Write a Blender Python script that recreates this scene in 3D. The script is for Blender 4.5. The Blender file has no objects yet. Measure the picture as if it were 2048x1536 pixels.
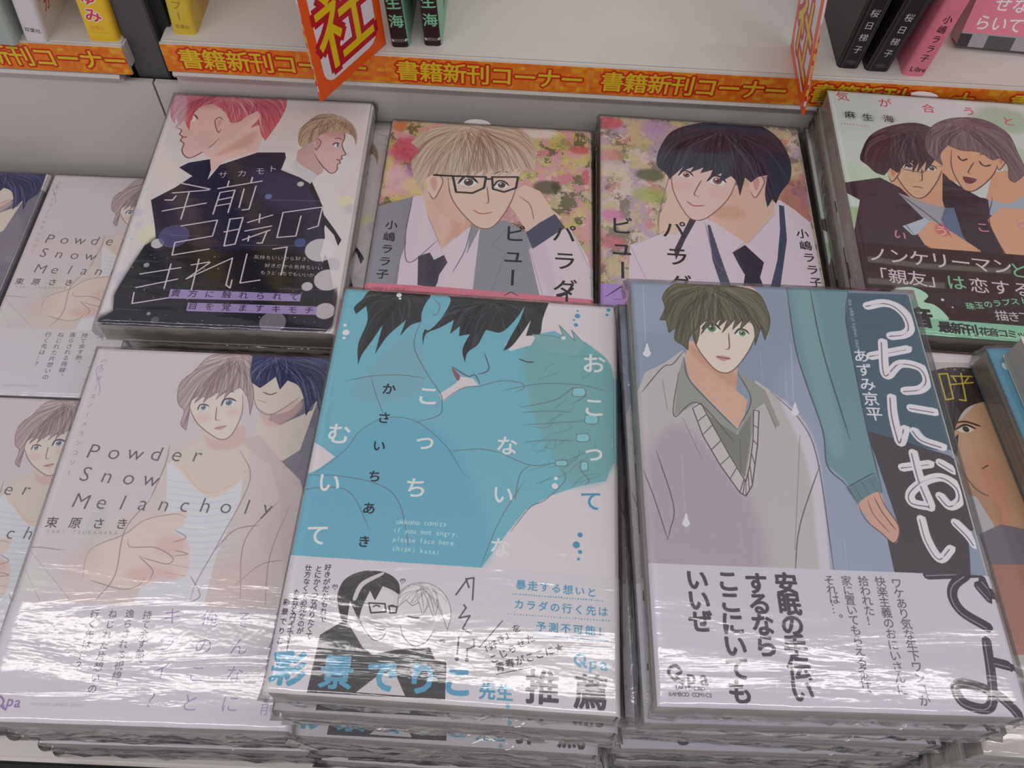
import bpy, bmesh, math, random, json
import numpy as np
from mathutils import Matrix, Vector

C = bpy.context.scene.collection
S = bpy.context.scene
# ---------------------------------------------------------------- camera, light, exposure
F_PX, PITCH, ROLL = 1699.7, 1.01932, 0.0701
cd = bpy.data.cameras.new('camera'); cam = bpy.data.objects.new('camera', cd); C.objects.link(cam)
cp, sp, cr, sr = math.cos(PITCH), math.sin(PITCH), math.cos(ROLL), math.sin(ROLL)
fw = Vector((0, cp, -sp)); up = Vector((0, sp, cp)); rt = Vector((1, 0, 0))
r2 = cr*rt + sr*up; u2 = -sr*rt + cr*up
cam.matrix_world = Matrix(((r2.x, u2.x, -fw.x, 0), (r2.y, u2.y, -fw.y, 0), (r2.z, u2.z, -fw.z, 0), (0, 0, 0, 1)))
cd.sensor_fit = 'HORIZONTAL'; cd.sensor_width = 36.0; cd.lens = F_PX/2048*36.0
cd.clip_start = .02; cd.clip_end = 30
S.camera = cam
S.view_settings.view_transform = 'Standard'; S.view_settings.look = 'None'
S.view_settings.exposure = 0.0; S.view_settings.gamma = 1.0; S.view_settings.use_curve_mapping = False
S.cycles.max_bounces = 8; S.cycles.transparent_max_bounces = 24; S.cycles.caustics_reflective = False
wd = bpy.data.worlds.new('shop_ambience'); S.world = wd; wd.use_nodes = True
wd.node_tree.nodes['Background'].inputs['Color'].default_value = (.96, .93, 1.0, 1)
wd.node_tree.nodes['Background'].inputs['Strength'].default_value = .50
def area(name, loc, size, power, aim=(0, .25, -.4), col=(1, .97, .95), rz=0):
    l = bpy.data.lights.new(name, 'AREA'); l.shape = 'RECTANGLE'; l.size, l.size_y = size; l.energy = power; l.color = col
    o = bpy.data.objects.new(name, l); C.objects.link(o); o.location = loc
    o.rotation_euler = (-math.atan2(loc[1]-aim[1], loc[2]-aim[2]), 0, rz); return o
# three rows of ceiling tubes, each a long strip running along the shelves
area('ceiling_tube', (0.0, .545, 1.75), (3.0, .075), 9.5, rz=-.03)
area('ceiling_tube', (-.1, -.9, 1.75), (3.0, .12), 17.0)
area('ceiling_tube', (0.0, 2.2, 1.75), (3.0, .12), 2.5)
# ---------------------------------------------------------------- printing the flat artwork
PPM = 8.0; CW, CH = 128.0, 182.0
def coverage(E, w, h, SS=3):
    """signed-area coverage of directed edges E (n,4) in pixels on a w x h raster"""
    buf = np.zeros((h, w+3), np.float32)
    if len(E) == 0: return buf[:, :w]
    x0, y0, x1, y1 = E[:, 0], E[:, 1]*SS, E[:, 2], E[:, 3]*SS
    up_ = y0 < y1
    ya = np.where(up_, y0, y1); yb = np.where(up_, y1, y0); sg = np.where(up_, 1.0, -1.0)
    k0 = np.clip(np.ceil(ya-.5), 0, h*SS).astype(int); k1 = np.clip(np.ceil(yb-.5), 0, h*SS).astype(int)
    n = k1-k0; m = n > 0
    if not m.any(): return buf[:, :w]
    idx = np.repeat(np.nonzero(m)[0], n[m]); st = np.repeat(np.cumsum(n[m])-n[m], n[m])
    k = np.arange(len(idx))-st+k0[idx]
    t = (k+.5-y0[idx])/(y1[idx]-y0[idx]); x = np.clip(x0[idx]+(x1[idx]-x0[idx])*t, 0, w)
    xi = x.astype(int); fr = x-xi; r = k//SS
    flat = r*(w+3)+xi
    np.add.at(buf.reshape(-1), flat, (sg[idx]*(1-fr)/SS).astype(np.float32))
    np.add.at(buf.reshape(-1), flat+1, (sg[idx]*fr/SS).astype(np.float32))
    return np.minimum(np.abs(np.cumsum(buf, 1)[:, :w]), 1)
def boxblur(m, r):
    r = max(1, int(round(r)))
    for ax in (0, 1):
        for _ in range(2):
            p = np.cumsum(np.pad(m, [(r+1, r) if a == ax else (0, 0) for a in (0, 1)]), ax)
            m = (p[2*r+1:] - p[:-2*r-1])/(2*r+1) if ax == 0 else (p[:, 2*r+1:] - p[:, :-2*r-1])/(2*r+1)
    return m
def spline(P, closed, n=7):
    if len(P) < 3: return P
    if closed: Q = np.vstack([P[-1:], P, P[:2]])
    else: Q = np.vstack([2*P[:1]-P[1:2], P, 2*P[-1:]-P[-2:-1]])
    a, b, c, d = Q[:-3], Q[1:-2], Q[2:-1], Q[3:]
    t = np.linspace(0, 1, n, endpoint=False)[None, :, None]
    a, b, c, d = (v[:, None, :] for v in (a, b, c, d))
    R = (.5*((2*b)+(-a+c)*t+(2*a-5*b+4*c-d)*t*t+(-a+3*b-3*c+d)*t**3)).reshape(-1, 2)
    return R if closed else np.vstack([R, P[-1:]])
def softline(P, n=6):
    """closed Hermite curve through P, smooth at gentle turns and pointed at sharp ones"""
    a, b = P-np.roll(P, 1, 0), np.roll(P, -1, 0)-P; la, lb = np.hypot(*a.T)+1e-6, np.hypot(*b.T)+1e-6
    cs = (a*b).sum(1)/la/lb; k = np.clip((cs-.1)/.5, 0, 1)[:, None]; tg = (a/la[:, None]+b/lb[:, None])/2*k
    Q, tq, L = np.roll(P, -1, 0), np.roll(tg, -1, 0), lb[:, None]
    o = []
    for t in np.linspace(0, 1, n, endpoint=False):
        h = 2*t**3-3*t**2+1; o.append(h*P+(t**3-2*t**2+t)*(tg*L+(1-k)*b*.9)+(1-h)*Q+(t**3-t**2)*(tq*L+(1-np.roll(k, -1, 0))*b*.9))
    return np.stack(o, 1).reshape(-1, 2)
def ring(P): return np.hstack([P, np.roll(P, -1, 0)])
def stroke_edges(P, w, taper):
    """quads and octagons along P, all wound the same way"""
    L = np.r_[0, np.cumsum(np.hypot(*(P[1:]-P[:-1]).T))]; t = L/max(L[-1], 1e-6)
    ww = w/2*(np.clip(.35+1.5*np.sin(np.pi*t), 0, 1) if taper else np.ones(len(P)))
    d = P[1:]-P[:-1]; l = np.hypot(*d.T); ok = l > 1e-6; d = d[ok]/l[ok, None]; N = np.stack([-d[:, 1], d[:, 0]], 1)
    p, q = P[:-1][ok], P[1:][ok]; wa, wb = ww[:-1][ok, None], ww[1:][ok, None]
    A, B, Cc, D = p+N*wa, p-N*wa, q-N*wb, q+N*wb
    E = [np.hstack([A, B]), np.hstack([B, Cc]), np.hstack([Cc, D]), np.hstack([D, A])]
    an = np.arange(8)*np.pi/4
    O = P[:, None, :]+np.stack([np.cos(an), np.sin(an)], 1)[None]*ww[:, None, None]
    # the quads run A(+n) B(-n) C D: match their winding
    s = (-N[0, 0]*2)*(q-p)[0, 1]-(-N[0, 1]*2)*(q-p)[0, 0] if len(N) else 1
    R = np.roll(O, -1, 1)
    oct_e = np.concatenate([O, R], 2).reshape(-1, 4) if s > 0 else np.concatenate([R, O], 2).reshape(-1, 4)
    E.append(oct_e); return np.vstack(E)
GL = {}
def glyph(ch):
    """triangle edges and outline edges of one character, measured from its cell centre in em"""
    if ch in GL: return GL[ch]
    cu = bpy.data.curves.new('glyph', 'FONT'); cu.body = ch; cu.size = 1; cu.resolution_u = 3
    o = bpy.data.objects.new('glyph', cu); C.objects.link(o); bpy.context.view_layer.update()
    me = o.to_mesh(); me.calc_loop_triangles()
    V = np.array([v.co[:2] for v in me.vertices], float).reshape(-1, 2); V[:, 1:] *= -1
    T = np.array([t.vertices[:] for t in me.loop_triangles], int).reshape(-1, 3)
    o.to_mesh_clear(); bpy.data.objects.remove(o); bpy.data.curves.remove(cu)
    if len(T):
        a, b, c = V[T[:, 0]], V[T[:, 1]], V[T[:, 2]]
        ar = (b-a)[:, 0]*(c-a)[:, 1]-(b-a)[:, 1]*(c-a)[:, 0]
        T[ar < 0] = T[ar < 0][:, ::-1]
        ed = np.vstack([T[:, [0, 1]], T[:, [1, 2]], T[:, [2, 0]]])
        # outline: edges whose reverse is absent
        key = {(int(i), int(j)) for i, j in ed}; ol = np.array([e for e in ed if (int(e[1]), int(e[0])) not in key])
        r = (V, ed, ol)
    else: r = (np.zeros((0, 2)), np.zeros((0, 2), int), np.zeros((0, 2), int))
    GL[ch] = r; return r
REF = glyph('国')[0]; RC = (REF.max(0)+REF.min(0))/2; RS = float((REF.max(0)-REF.min(0)).max())*1.06
CAPH = float(np.ptp(glyph('H')[0][:, 1])); CAPY = float(glyph('H')[0][:, 1].mean())
class Sheet:
    def __init__(s, wmm, hmm, base=(200, 200, 200)):
        s.w, s.h = int(wmm*PPM), int(hmm*PPM); s.im = np.empty((s.h, s.w, 3), np.float32); s.im[:] = base; s.clip = None
    def paint(s, E, col, a=1, bl=0, sub=None):
        pad = int(bl*PPM*2)+2
        x0, y0 = int(max(0, E[:, [0, 2]].min()-pad)), int(max(0, E[:, [1, 3]].min()-pad))
        x1, y1 = int(min(s.w, E[:, [0, 2]].max()+pad+1)), int(min(s.h, E[:, [1, 3]].max()+pad+1))
        if x1 <= x0 or y1 <= y0: return
        o = np.array([x0, y0, x0, y0]); m = coverage(E-o, x1-x0, y1-y0)
        if sub is not None: m = np.clip(m-coverage(sub-o, x1-x0, y1-y0), 0, 1)
        if bl: m = boxblur(m, bl*PPM/2)
        if s.clip is not None: m = m*s.clip[y0:y1, x0:x1]
        R = s.im[y0:y1, x0:x1]; R += (np.array(col, np.float32)-R)*(m*a)[..., None]
    def text(s, t, size, col, x, y, dx, dy, b, rot, slant, a):
        vert = rot == 'v'; adv = 0
        for i, ch in enumerate(t):
            V, ed, ol = glyph(ch)
            if len(V) == 0: continue
            cjk = ord(ch) > 0x2000
            c = RC if cjk else np.array([(V[:, 0].max()+V[:, 0].min())/2, CAPY])
            k = size/RS if cjk else size*.78/CAPH
            P = (V-c)*k
            if vert:
                if ch in 'ー…「」〜': P = np.stack([-P[:, 1], P[:, 0]*(1 if ch != 'ー' else 1)], 1)
                if ch in '、。': P = P+np.array([.55, -.55])*size
                r = 0
            else: r = math.radians(rot)
            if r: P = np.stack([P[:, 0]*math.cos(r)-P[:, 1]*math.sin(r), P[:, 0]*math.sin(r)+P[:, 1]*math.cos(r)], 1)
            P = (P+np.array([x+dx*i, y+dy*i]))*PPM
            E = np.hstack([P[ed[:, 0]], P[ed[:, 1]]])
            if b:
                w = abs(b)*size*PPM; O = []
                p, q = P[ol[:, 0]], P[ol[:, 1]]; d = q-p; l = np.hypot(*d.T); okk = l > 1e-6
                p, q, d = p[okk], q[okk], d[okk]/l[okk, None]; N = np.stack([-d[:, 1], d[:, 0]], 1)*w/2
                p2, q2 = p-d*w*.25, q+d*w*.25
                Q = [p2+N, q2+N, q2-N, p2-N]        # wound like the counter-clockwise triangles
                ar = (Q[1]-Q[0])[:, 0]*(Q[2]-Q[0])[:, 1]-(Q[1]-Q[0])[:, 1]*(Q[2]-Q[0])[:, 0]
                B = np.vstack([np.hstack([Q[j], Q[(j+1) % 4]]) for j in range(4)])
                if len(ar) and ar[0] < 0: B = B[:, [2, 3, 0, 1]]
                if b > 0: s.paint(np.vstack([E, B]), col, a)
                else: s.paint(E, col, a, sub=B)
            else: s.paint(E, col, a)
    def hair(s, col, dark, light, n, seed, edge, px, crown, pts):
        """a head of hair: soft outline that keeps its pointed tips, with strands combed from the crown"""
        P = np.array(pts, float).reshape(-1, 2)*PPM; c = np.array(crown)*PPM; u = px*PPM
        O = softline(P); E = ring(O); r = random.Random(seed)
        s.paint(E, col); s.clip = coverage(E, s.w, s.h)
        lo = np.array(P).max(0); q = lambda a: r.uniform(-a, a)*u
        s.paint(ring(spline(np.array([[c[0]-60*u, c[1]-10*u], [c[0]+60*u, c[1]-10*u], [c[0]+70*u, c[1]+22*u], [c[0]-70*u, c[1]+22*u]]), True)), light, .22, 18*u/PPM)
        for i in range(n):
            p = O[r.randrange(len(O))]+np.array([q(6), q(5)]); st = c+np.array([q(22), q(8)])
            m = st*.42+p*.58; m[0] += (p[0]-c[0])*.18; m[1] -= abs(p[0]-c[0])*.10
            t = r.uniform(.1, .55); st = st*(1-t)+m*t
            L = spline(np.array([st, m, p]), False, 8); k = i % 4
            if k == 0: s.paint(stroke_edges(L, max(1, r.uniform(1.2, 3.4)*u), 1), light, .32)
            else: s.paint(stroke_edges(L, max(1, r.uniform(.9, 2.2)*u), 1), dark, .42)
        s.clip = None
        if edge: s.paint(stroke_edges(np.vstack([O, O[:1]]), max(1, 1.5*u), 0), dark, .7)
    def run(s, ops):
        for op in ops:
            k = op[0]
            if k == 'F':
                P = np.array(op[5], float).reshape(-1, 2)*PPM
                if op[4]: P = spline(P, True)
                s.paint(ring(P), op[1], op[2], op[3])
            elif k == 'L':
                P = np.array(op[6], float).reshape(-1, 2)*PPM
                if op[4]: P = spline(P, False)
                s.paint(stroke_edges(P, max(op[3]*PPM, 1.0), op[5]), op[1], op[2])
            elif k == 'D':
                an = np.linspace(0, 2*np.pi, 28, endpoint=False)
                P = np.stack([op[4]+op[6]*np.cos(an), op[5]+op[7]*np.sin(an)], 1)*PPM
                s.paint(ring(P), op[1], op[2], op[3])
            elif k == 'T': s.text(op[1], op[2], op[3], op[4], op[5], op[6], op[7], op[8], op[9], op[10], op[11])
            elif k == 'C':
                P = np.array(op[2], float).reshape(-1, 2)*PPM
                s.clip = coverage(ring(spline(P, True) if op[1] else P), s.w, s.h)
            elif k == 'c': s.clip = None
            elif k == 'H': s.hair(*op[1:])
            elif k == 'W':
                _, a, seed, sc, cols, pts = op
                for j, c in enumerate(cols):
                    n = noise2(s.w, s.h, sc*PPM*(1 if j % 2 else 1.6), seed*31+j)+.45*noise2(s.w, s.h, sc*PPM*.3, seed*57+j)+.3*noise2(s.w, s.h, sc*PPM*.1, seed*91+j)
                    m = np.clip((n-(.12 if j else -9))*5, 0, 1)*(.85 if j else 1)
                    s.im += (np.array(c, np.float32)-s.im)*m[..., None]
    def image(s, name, gain=1.36, sat=.80):
        g = s.im.mean(2, keepdims=True); s.im = g+(s.im-g)*sat
        v = np.clip(s.im/255, 0, 1); lin = np.where(v <= .04045, v/12.92, ((v+.055)/1.055)**2.4)
        lin = np.clip((lin-.012)*gain, .004, .86); v = np.where(lin <= .0031308, lin*12.92, 1.055*lin**(1/2.4)-.055)
        px = np.ones((s.h, s.w, 4), np.float32); px[..., :3] = v[::-1]
        im = bpy.data.images.new(name, s.w, s.h); im.pixels.foreach_set(px.ravel()); im.update(); im.pack(); return im
def noise2(w, h, cell, seed):
    r = np.random.default_rng(seed); gx, gy = int(w/cell)+3, int(h/cell)+3; G = r.uniform(-1, 1, (gy, gx)).astype(np.float32)
    x, y = np.arange(w)/cell, np.arange(h)/cell; xi, yi = x.astype(int), y.astype(int); fx, fy = x-xi, y-yi
    fx, fy = (fx*fx*(3-2*fx)).astype(np.float32), (fy*fy*(3-2*fy)).astype(np.float32)
    R0 = G[yi][:, xi]*(1-fx)+G[yi][:, xi+1]*fx; R1 = G[yi+1][:, xi]*(1-fx)+G[yi+1][:, xi+1]*fx
    return R0*(1-fy[:, None])+R1*fy[:, None]

# ---------------------------------------------------------------- materials
def nt(name):
    m = bpy.data.materials.new(name); m.use_nodes = True; t = m.node_tree; return m, t, t.nodes['Principled BSDF']
def plain(name, col, rough=.5, noise=0, scale=30, metal=0, bump=0):
    m, t, b = nt(name); b.inputs['Base Color'].default_value = (*col, 1); b.inputs['Roughness'].default_value = rough; b.inputs['Metallic'].default_value = metal
    if noise or bump:
        tc = t.nodes.new('ShaderNodeTexCoord'); n = t.nodes.new('ShaderNodeTexNoise'); n.inputs['Scale'].default_value = scale; n.inputs['Detail'].default_value = 5
        t.links.new(tc.outputs['Object'], n.inputs['Vector'])
        r = t.nodes.new('ShaderNodeMapRange'); r.inputs[3].default_value = 1-noise; r.inputs[4].default_value = 1+noise
        mx = t.nodes.new('ShaderNodeVectorMath'); mx.operation = 'SCALE'; mx.inputs[0].default_value = col
        t.links.new(n.outputs['Fac'], r.inputs[0]); t.links.new(r.outputs[0], mx.inputs['Scale']); t.links.new(mx.outputs[0], b.inputs['Base Color'])
        if bump:
            bp = t.nodes.new('ShaderNodeBump'); bp.inputs['Strength'].default_value = bump; bp.inputs['Distance'].default_value = .001
            t.links.new(n.outputs['Fac'], bp.inputs['Height']); t.links.new(bp.outputs[0], b.inputs['Normal'])
    return m
def printed(name, img, rough=.42):
    m, t, b = nt(name); i = t.nodes.new('ShaderNodeTexImage'); i.image = img; i.extension = 'EXTEND'; i.interpolation = 'Cubic'
    uv = t.nodes.new('ShaderNodeUVMap'); t.links.new(uv.outputs[0], i.inputs[0]); t.links.new(i.outputs[0], b.inputs['Base Color']); b.inputs['Roughness'].default_value = rough
    b.inputs['Specular IOR Level'].default_value = .3
    return m
def paper_edges():
    m, t, b = nt('page_edges'); tc = t.nodes.new('ShaderNodeTexCoord'); mp = t.nodes.new('ShaderNodeMapping'); mp.inputs['Scale'].default_value = (12, 12, 2600)
    n = t.nodes.new('ShaderNodeTexNoise'); n.inputs['Scale'].default_value = 1; n.inputs['Detail'].default_value = 3; cr_ = t.nodes.new('ShaderNodeValToRGB')
    cr_.color_ramp.elements[0].position = .3; cr_.color_ramp.elements[0].color = (.36, .34, .31, 1); cr_.color_ramp.elements[1].position = .7; cr_.color_ramp.elements[1].color = (.60, .57, .52, 1)
    t.links.new(tc.outputs['Object'], mp.inputs[0]); t.links.new(mp.outputs[0], n.inputs['Vector']); t.links.new(n.outputs['Fac'], cr_.inputs[0]); t.links.new(cr_.outputs[0], b.inputs['Base Color'])
    bp = t.nodes.new('ShaderNodeBump'); bp.inputs['Strength'].default_value = .4; bp.inputs['Distance'].default_value = .0003; t.links.new(n.outputs['Fac'], bp.inputs['Height']); t.links.new(bp.outputs[0], b.inputs['Normal'])
    b.inputs['Roughness'].default_value = .75; return m
def film(name, fac_lo=.035, fac_hi=.5, bump=.13, sx=11, sy=60, rough=.10):
    m = bpy.data.materials.new(name); m.use_nodes = True; t = m.node_tree; t.nodes.clear()
    out = t.nodes.new('ShaderNodeOutputMaterial'); mix = t.nodes.new('ShaderNodeMixShader'); tr = t.nodes.new('ShaderNodeBsdfTransparent'); gl = t.nodes.new('ShaderNodeBsdfGlossy')
    tr.inputs[0].default_value = (.985, .985, .98, 1); gl.inputs['Roughness'].default_value = rough; gl.inputs[0].default_value = (1, 1, 1, 1)
    tc = t.nodes.new('ShaderNodeTexCoord'); mp = t.nodes.new('ShaderNodeMapping'); mp.inputs['Scale'].default_value = (sx, sy, 60)
    n = t.nodes.new('ShaderNodeTexNoise'); n.inputs['Scale'].default_value = 1; n.inputs['Detail'].default_value = 4; n.inputs['Distortion'].default_value = .6
    n2 = t.nodes.new('ShaderNodeTexNoise'); n2.inputs['Scale'].default_value = 420; n2.inputs['Detail'].default_value = 2
    ad = t.nodes.new('ShaderNodeMath'); ad.operation = 'MULTIPLY_ADD'; ad.inputs[1].default_value = .06
    bp = t.nodes.new('ShaderNodeBump'); bp.inputs['Strength'].default_value = bump; bp.inputs['Distance'].default_value = .004
    lw = t.nodes.new('ShaderNodeFresnel'); lw.inputs['IOR'].default_value = 1.38
    mr = t.nodes.new('ShaderNodeMath'); mr.operation = 'MULTIPLY_ADD'; mr.inputs[1].default_value = fac_hi; mr.inputs[2].default_value = fac_lo
    L = t.links.new
    L(tc.outputs['Object'], mp.inputs[0]); L(mp.outputs[0], n.inputs['Vector']); L(tc.outputs['Object'], n2.inputs['Vector']); L(n2.outputs['Fac'], ad.inputs[0]); L(n.outputs['Fac'], ad.inputs[2])
    L(ad.outputs[0], bp.inputs['Height']); L(bp.outputs[0], gl.inputs['Normal']); L(bp.outputs[0], lw.inputs['Normal']); L(lw.outputs[0], mr.inputs[0]); L(mr.outputs[0], mix.inputs[0])
    L(tr.outputs[0], mix.inputs[1]); L(gl.outputs[0], mix.inputs[2]); L(mix.outputs[0], out.inputs[0]); return m
PAGES = paper_edges(); FILM = film('shrink_film', .045, .6); FILM2 = film('shrink_film_crumpled', .07, .8, .6, 60, 60, .14)
TABM = plain('clear_seal', (.62, .61, .6), .25)
SHELFM = plain('painted_shelf_metal', (.60, .565, .525), .42, .03, 60, bump=.05)
RAILM = plain('price_rail_plastic', (.55, .52, .48), .35)
DARK = plain('dark_grey_metal', (.075, .073, .078), .5, .05, 40); GAP = plain('gap_black', (.012, .012, .012), .8)  # GAP: flat black standing in for the shade inside gaps and seams

# ---------------------------------------------------------------- helpers for objects
def obj(name, verts, faces, mats, parent=None, uvs=None, mi=None, smooth=False):
    me = bpy.data.meshes.new(name); me.from_pydata(verts, [], faces)
    for m in (mats if isinstance(mats, (list, tuple)) else [mats]): me.materials.append(m)
    if uvs is not None:
        l = me.uv_layers.new(name='UVMap')
        for p in me.polygons:
            for li in p.loop_indices: l.data[li].uv = uvs[me.loops[li].vertex_index] if not callable(uvs) else uvs(p, me.vertices[me.loops[li].vertex_index].co)
    if mi is not None:
        for p, k in zip(me.polygons, mi): p.material_index = k
    if smooth:
        for p in me.polygons: p.use_smooth = True
    me.update(); o = bpy.data.objects.new(name, me); C.objects.link(o); o.parent = parent; return o
def box(name, lo, hi, mat, parent=None, bev=0):
    bm = bmesh.new(); bmesh.ops.create_cube(bm, size=1)
    for v in bm.verts: v.co = Vector([lo[i]+(v.co[i]+.5)*(hi[i]-lo[i]) for i in range(3)])
    if bev: bmesh.ops.bevel(bm, geom=bm.edges[:], offset=bev, segments=3, affect='EDGES')
    me = bpy.data.meshes.new(name); bm.to_mesh(me); bm.free(); me.materials.append(mat)
    o = bpy.data.objects.new(name, me); C.objects.link(o); o.parent = parent; return o
def thing(name, label, cat, loc=(0, 0, 0), rz=0, group=None):
    o = bpy.data.objects.new(name, None); o.empty_display_size = .02; C.objects.link(o); o.location = loc; o.rotation_euler.z = rz
    o['label'] = label; o['category'] = cat
    if group: o['group'] = group
    return o
def dup(root, label, loc, rz, group=None):
    r = root.copy(); C.objects.link(r); r.location = loc; r.rotation_euler.z = rz; r['label'] = label
    if group: r['group'] = group
    for ch in root.children:
        c = ch.copy(); C.objects.link(c); c.parent = r
    return r

BW, BH = .128, .182
def jacket_path(T, r, off, x_in):
    """outer profile (x,z,u) of a jacket: free edge of the front board, over the spine on the right, to the free edge of the back board"""
    W = BW/2+off; P = [(-x_in, T+off, (-x_in+BW/2)/BW)]
    P.append((W-r, T+off, (W-r+BW/2)/BW))
    for k in range(1, 6):
        a = k/5*math.pi/2; P.append((W-r+r*math.sin(a), T+off-r+r*math.cos(a), 1+.002*k))
    P.append((W, r-off, 1.05))
    for k in range(1, 6):
        a = k/5*math.pi/2; P.append((W-r+r*math.cos(a), r-off-r*math.sin(a), 1.06))
    P.append((-x_in, -off, 1.3)); return P
def sweep(name, P, y0, y1, th, mat, parent, ny=1, wob=0, seed=0):
    """sheet of thickness th following profile P between y0 and y1"""
    n = len(P); ins = []
    for i, (x, z, u) in enumerate(P):
        a = P[max(0, i-1)]; b = P[min(n-1, i+1)]; d = Vector((b[0]-a[0], b[1]-a[1])).normalized(); ins.append((x+d.y*th, z-d.x*th, u))
    V, U = [], []; rings = []
    for j in range(ny+1):
        y = y0+(y1-y0)*j/ny; rings.append(len(V))
        for (x, z, u) in P: V.append((x, y, z)); U.append((u, (y+BH/2)/BH))
        for (x, z, u) in ins: V.append((x, y, z)); U.append((u, (y+BH/2)/BH))
    Fc = []
    for j in range(ny):
        a, b = rings[j], rings[j+1]
        for i in range(n-1):
            Fc.append((a+i, a+i+1, b+i+1, b+i)); Fc.append((a+n+i, b+n+i, b+n+i+1, a+n+i+1))
        Fc.append((a, b, b+n, a+n)); Fc.append((a+n-1, a+2*n-1, b+2*n-1, b+n-1))
    for a, s in ((rings[0], 1), (rings[-1], -1)):
        for i in range(n-1):
            q = (a+i, a+n+i, a+n+i+1, a+i+1); Fc.append(q if s > 0 else q[::-1])
    return obj(name, V, Fc, mat, parent, U)
def wrap(parent, T, seed, mat, ytop=.0012, amp=.00035, nx=36, ny=50, crumple=.0022, name='shrink_wrap'):
    """thin film pulled over a book: rippled top sheet, creased sides"""
    r = np.random.default_rng(seed)
    def fb(x, y, sx, sy, s):
        return noise_at(x*sx, y*sy, s)+.5*noise_at(x*sx*2.3, y*sy*2.3, s+7)
    W, H = BW/2+.0008, BH/2+.0009; V, Fc = [], []
    xs = np.linspace(-W, W, nx+1); ys = np.linspace(-H, H, ny+1)
    for j, y in enumerate(ys):
        for i, x in enumerate(xs):
            e = min(1, 8*min((x+W), (W-x), (y+H)*.8, (H-y))/.05)
            fr = math.exp(-((y+H)/.03)**2)
            z = T+ytop+amp*e*(fb(x, y, 20, 95, seed)*(.10+.42*fr)+.12*noise_at((x+y*.7)*170, (y-x*.4)*90, seed+3)*fr)
            if min(x+W, W-x) < .0015 or min(y+H, H-y) < .0015: z = T+ytop*.7
            V.append((x, y, z))
    for j in range(ny):
        for i in range(nx):
            a = j*(nx+1)+i; Fc.append((a, a+1, a+nx+2, a+nx+1))
    bd = [i for i in range(nx+1)]+[(nx+1)*j+nx for j in range(1, ny+1)]+[(nx+1)*ny+i for i in range(nx-1, -1, -1)]+[(nx+1)*j for j in range(ny-1, 0, -1)]
    prev = bd; rows = 4
    for k in range(1, rows+1):
        cur = []
        for q, b in enumerate(bd):
            x, y, _ = V[b]; nxn = (1 if x > W-1e-6 else -1 if x < -W+1e-6 else 0); nyn = (1 if y > H-1e-6 else -1 if y < -H+1e-6 else 0)
            c = crumple*abs(noise_at(x*180+k*1.7, y*120+k*2.1, seed+11))*(1.4 if nyn else .12)*math.sin(math.pi*k/rows*.9)
            cur.append(len(V)); V.append((x+nxn*c, y+nyn*c, T+ytop*.7-(T-.0002)*k/rows))
        for q in range(len(bd)):
            p = (q+1) % len(bd); Fc.append((prev[q], cur[q], cur[p], prev[p]))
        prev = cur
    return obj(name, V, Fc, mat, parent, smooth=True)
_ng = {}
def noise_at(x, y, s):
    if s not in _ng: _ng[s] = np.random.default_rng(abs(int(s))+5).uniform(-1, 1, (64, 64))
    G = _ng[s]; xi, yi = math.floor(x), math.floor(y); fx, fy = x-xi, y-yi; fx, fy = fx*fx*(3-2*fx), fy*fy*(3-2*fy)
    g = lambda a, b: G[b % 64, a % 64]
    return (g(xi, yi)*(1-fx)+g(xi+1, yi)*fx)*(1-fy)+(g(xi, yi+1)*(1-fx)+g(xi+1, yi+1)*fx)*fy
def comic(label, mat, T, loc, rz, band_mm=None, wrapped=True, seed=1, name='comic_book', group=None, tab=None):
    t = thing(name, label, 'book', loc, rz, group)
    P = jacket_path(T, .0032, 0, BW/2)
    sweep('jacket', P, -BH/2, BH/2, .00035, mat, t)
    box('page_block', (-BW/2+.0005, -BH/2+.0006, .0004), (BW/2-.0012, BH/2-.0006, T-.0004), PAGES, t)
    if band_mm:
        sweep('paper_band', jacket_path(T, .0033, .00022, BW/2+.0002), -BH/2-.0001, BH/2-band_mm/1000, .00015, mat, t)
    if wrapped: wrap(t, T, seed, FILM)
    if tab is not None:                                       # clear half-round seal sticking out of the top edge
        V = [(tab, BH/2, T+.0008), (tab, BH/2, T+.0005)]+[(tab+.0085*math.cos(a), BH/2+.0005+.0042*math.sin(a), T+z) for z in (.0008, .0005) for a in np.linspace(0, math.pi, 13)]
        obj('seal_tab', V, [(0, 2+i, 3+i) for i in range(12)]+[(1, 16+i, 15+i) for i in range(12)]+[(2+i, 15+i, 16+i, 3+i) for i in range(12)], TABM, t)
    return t

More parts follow.
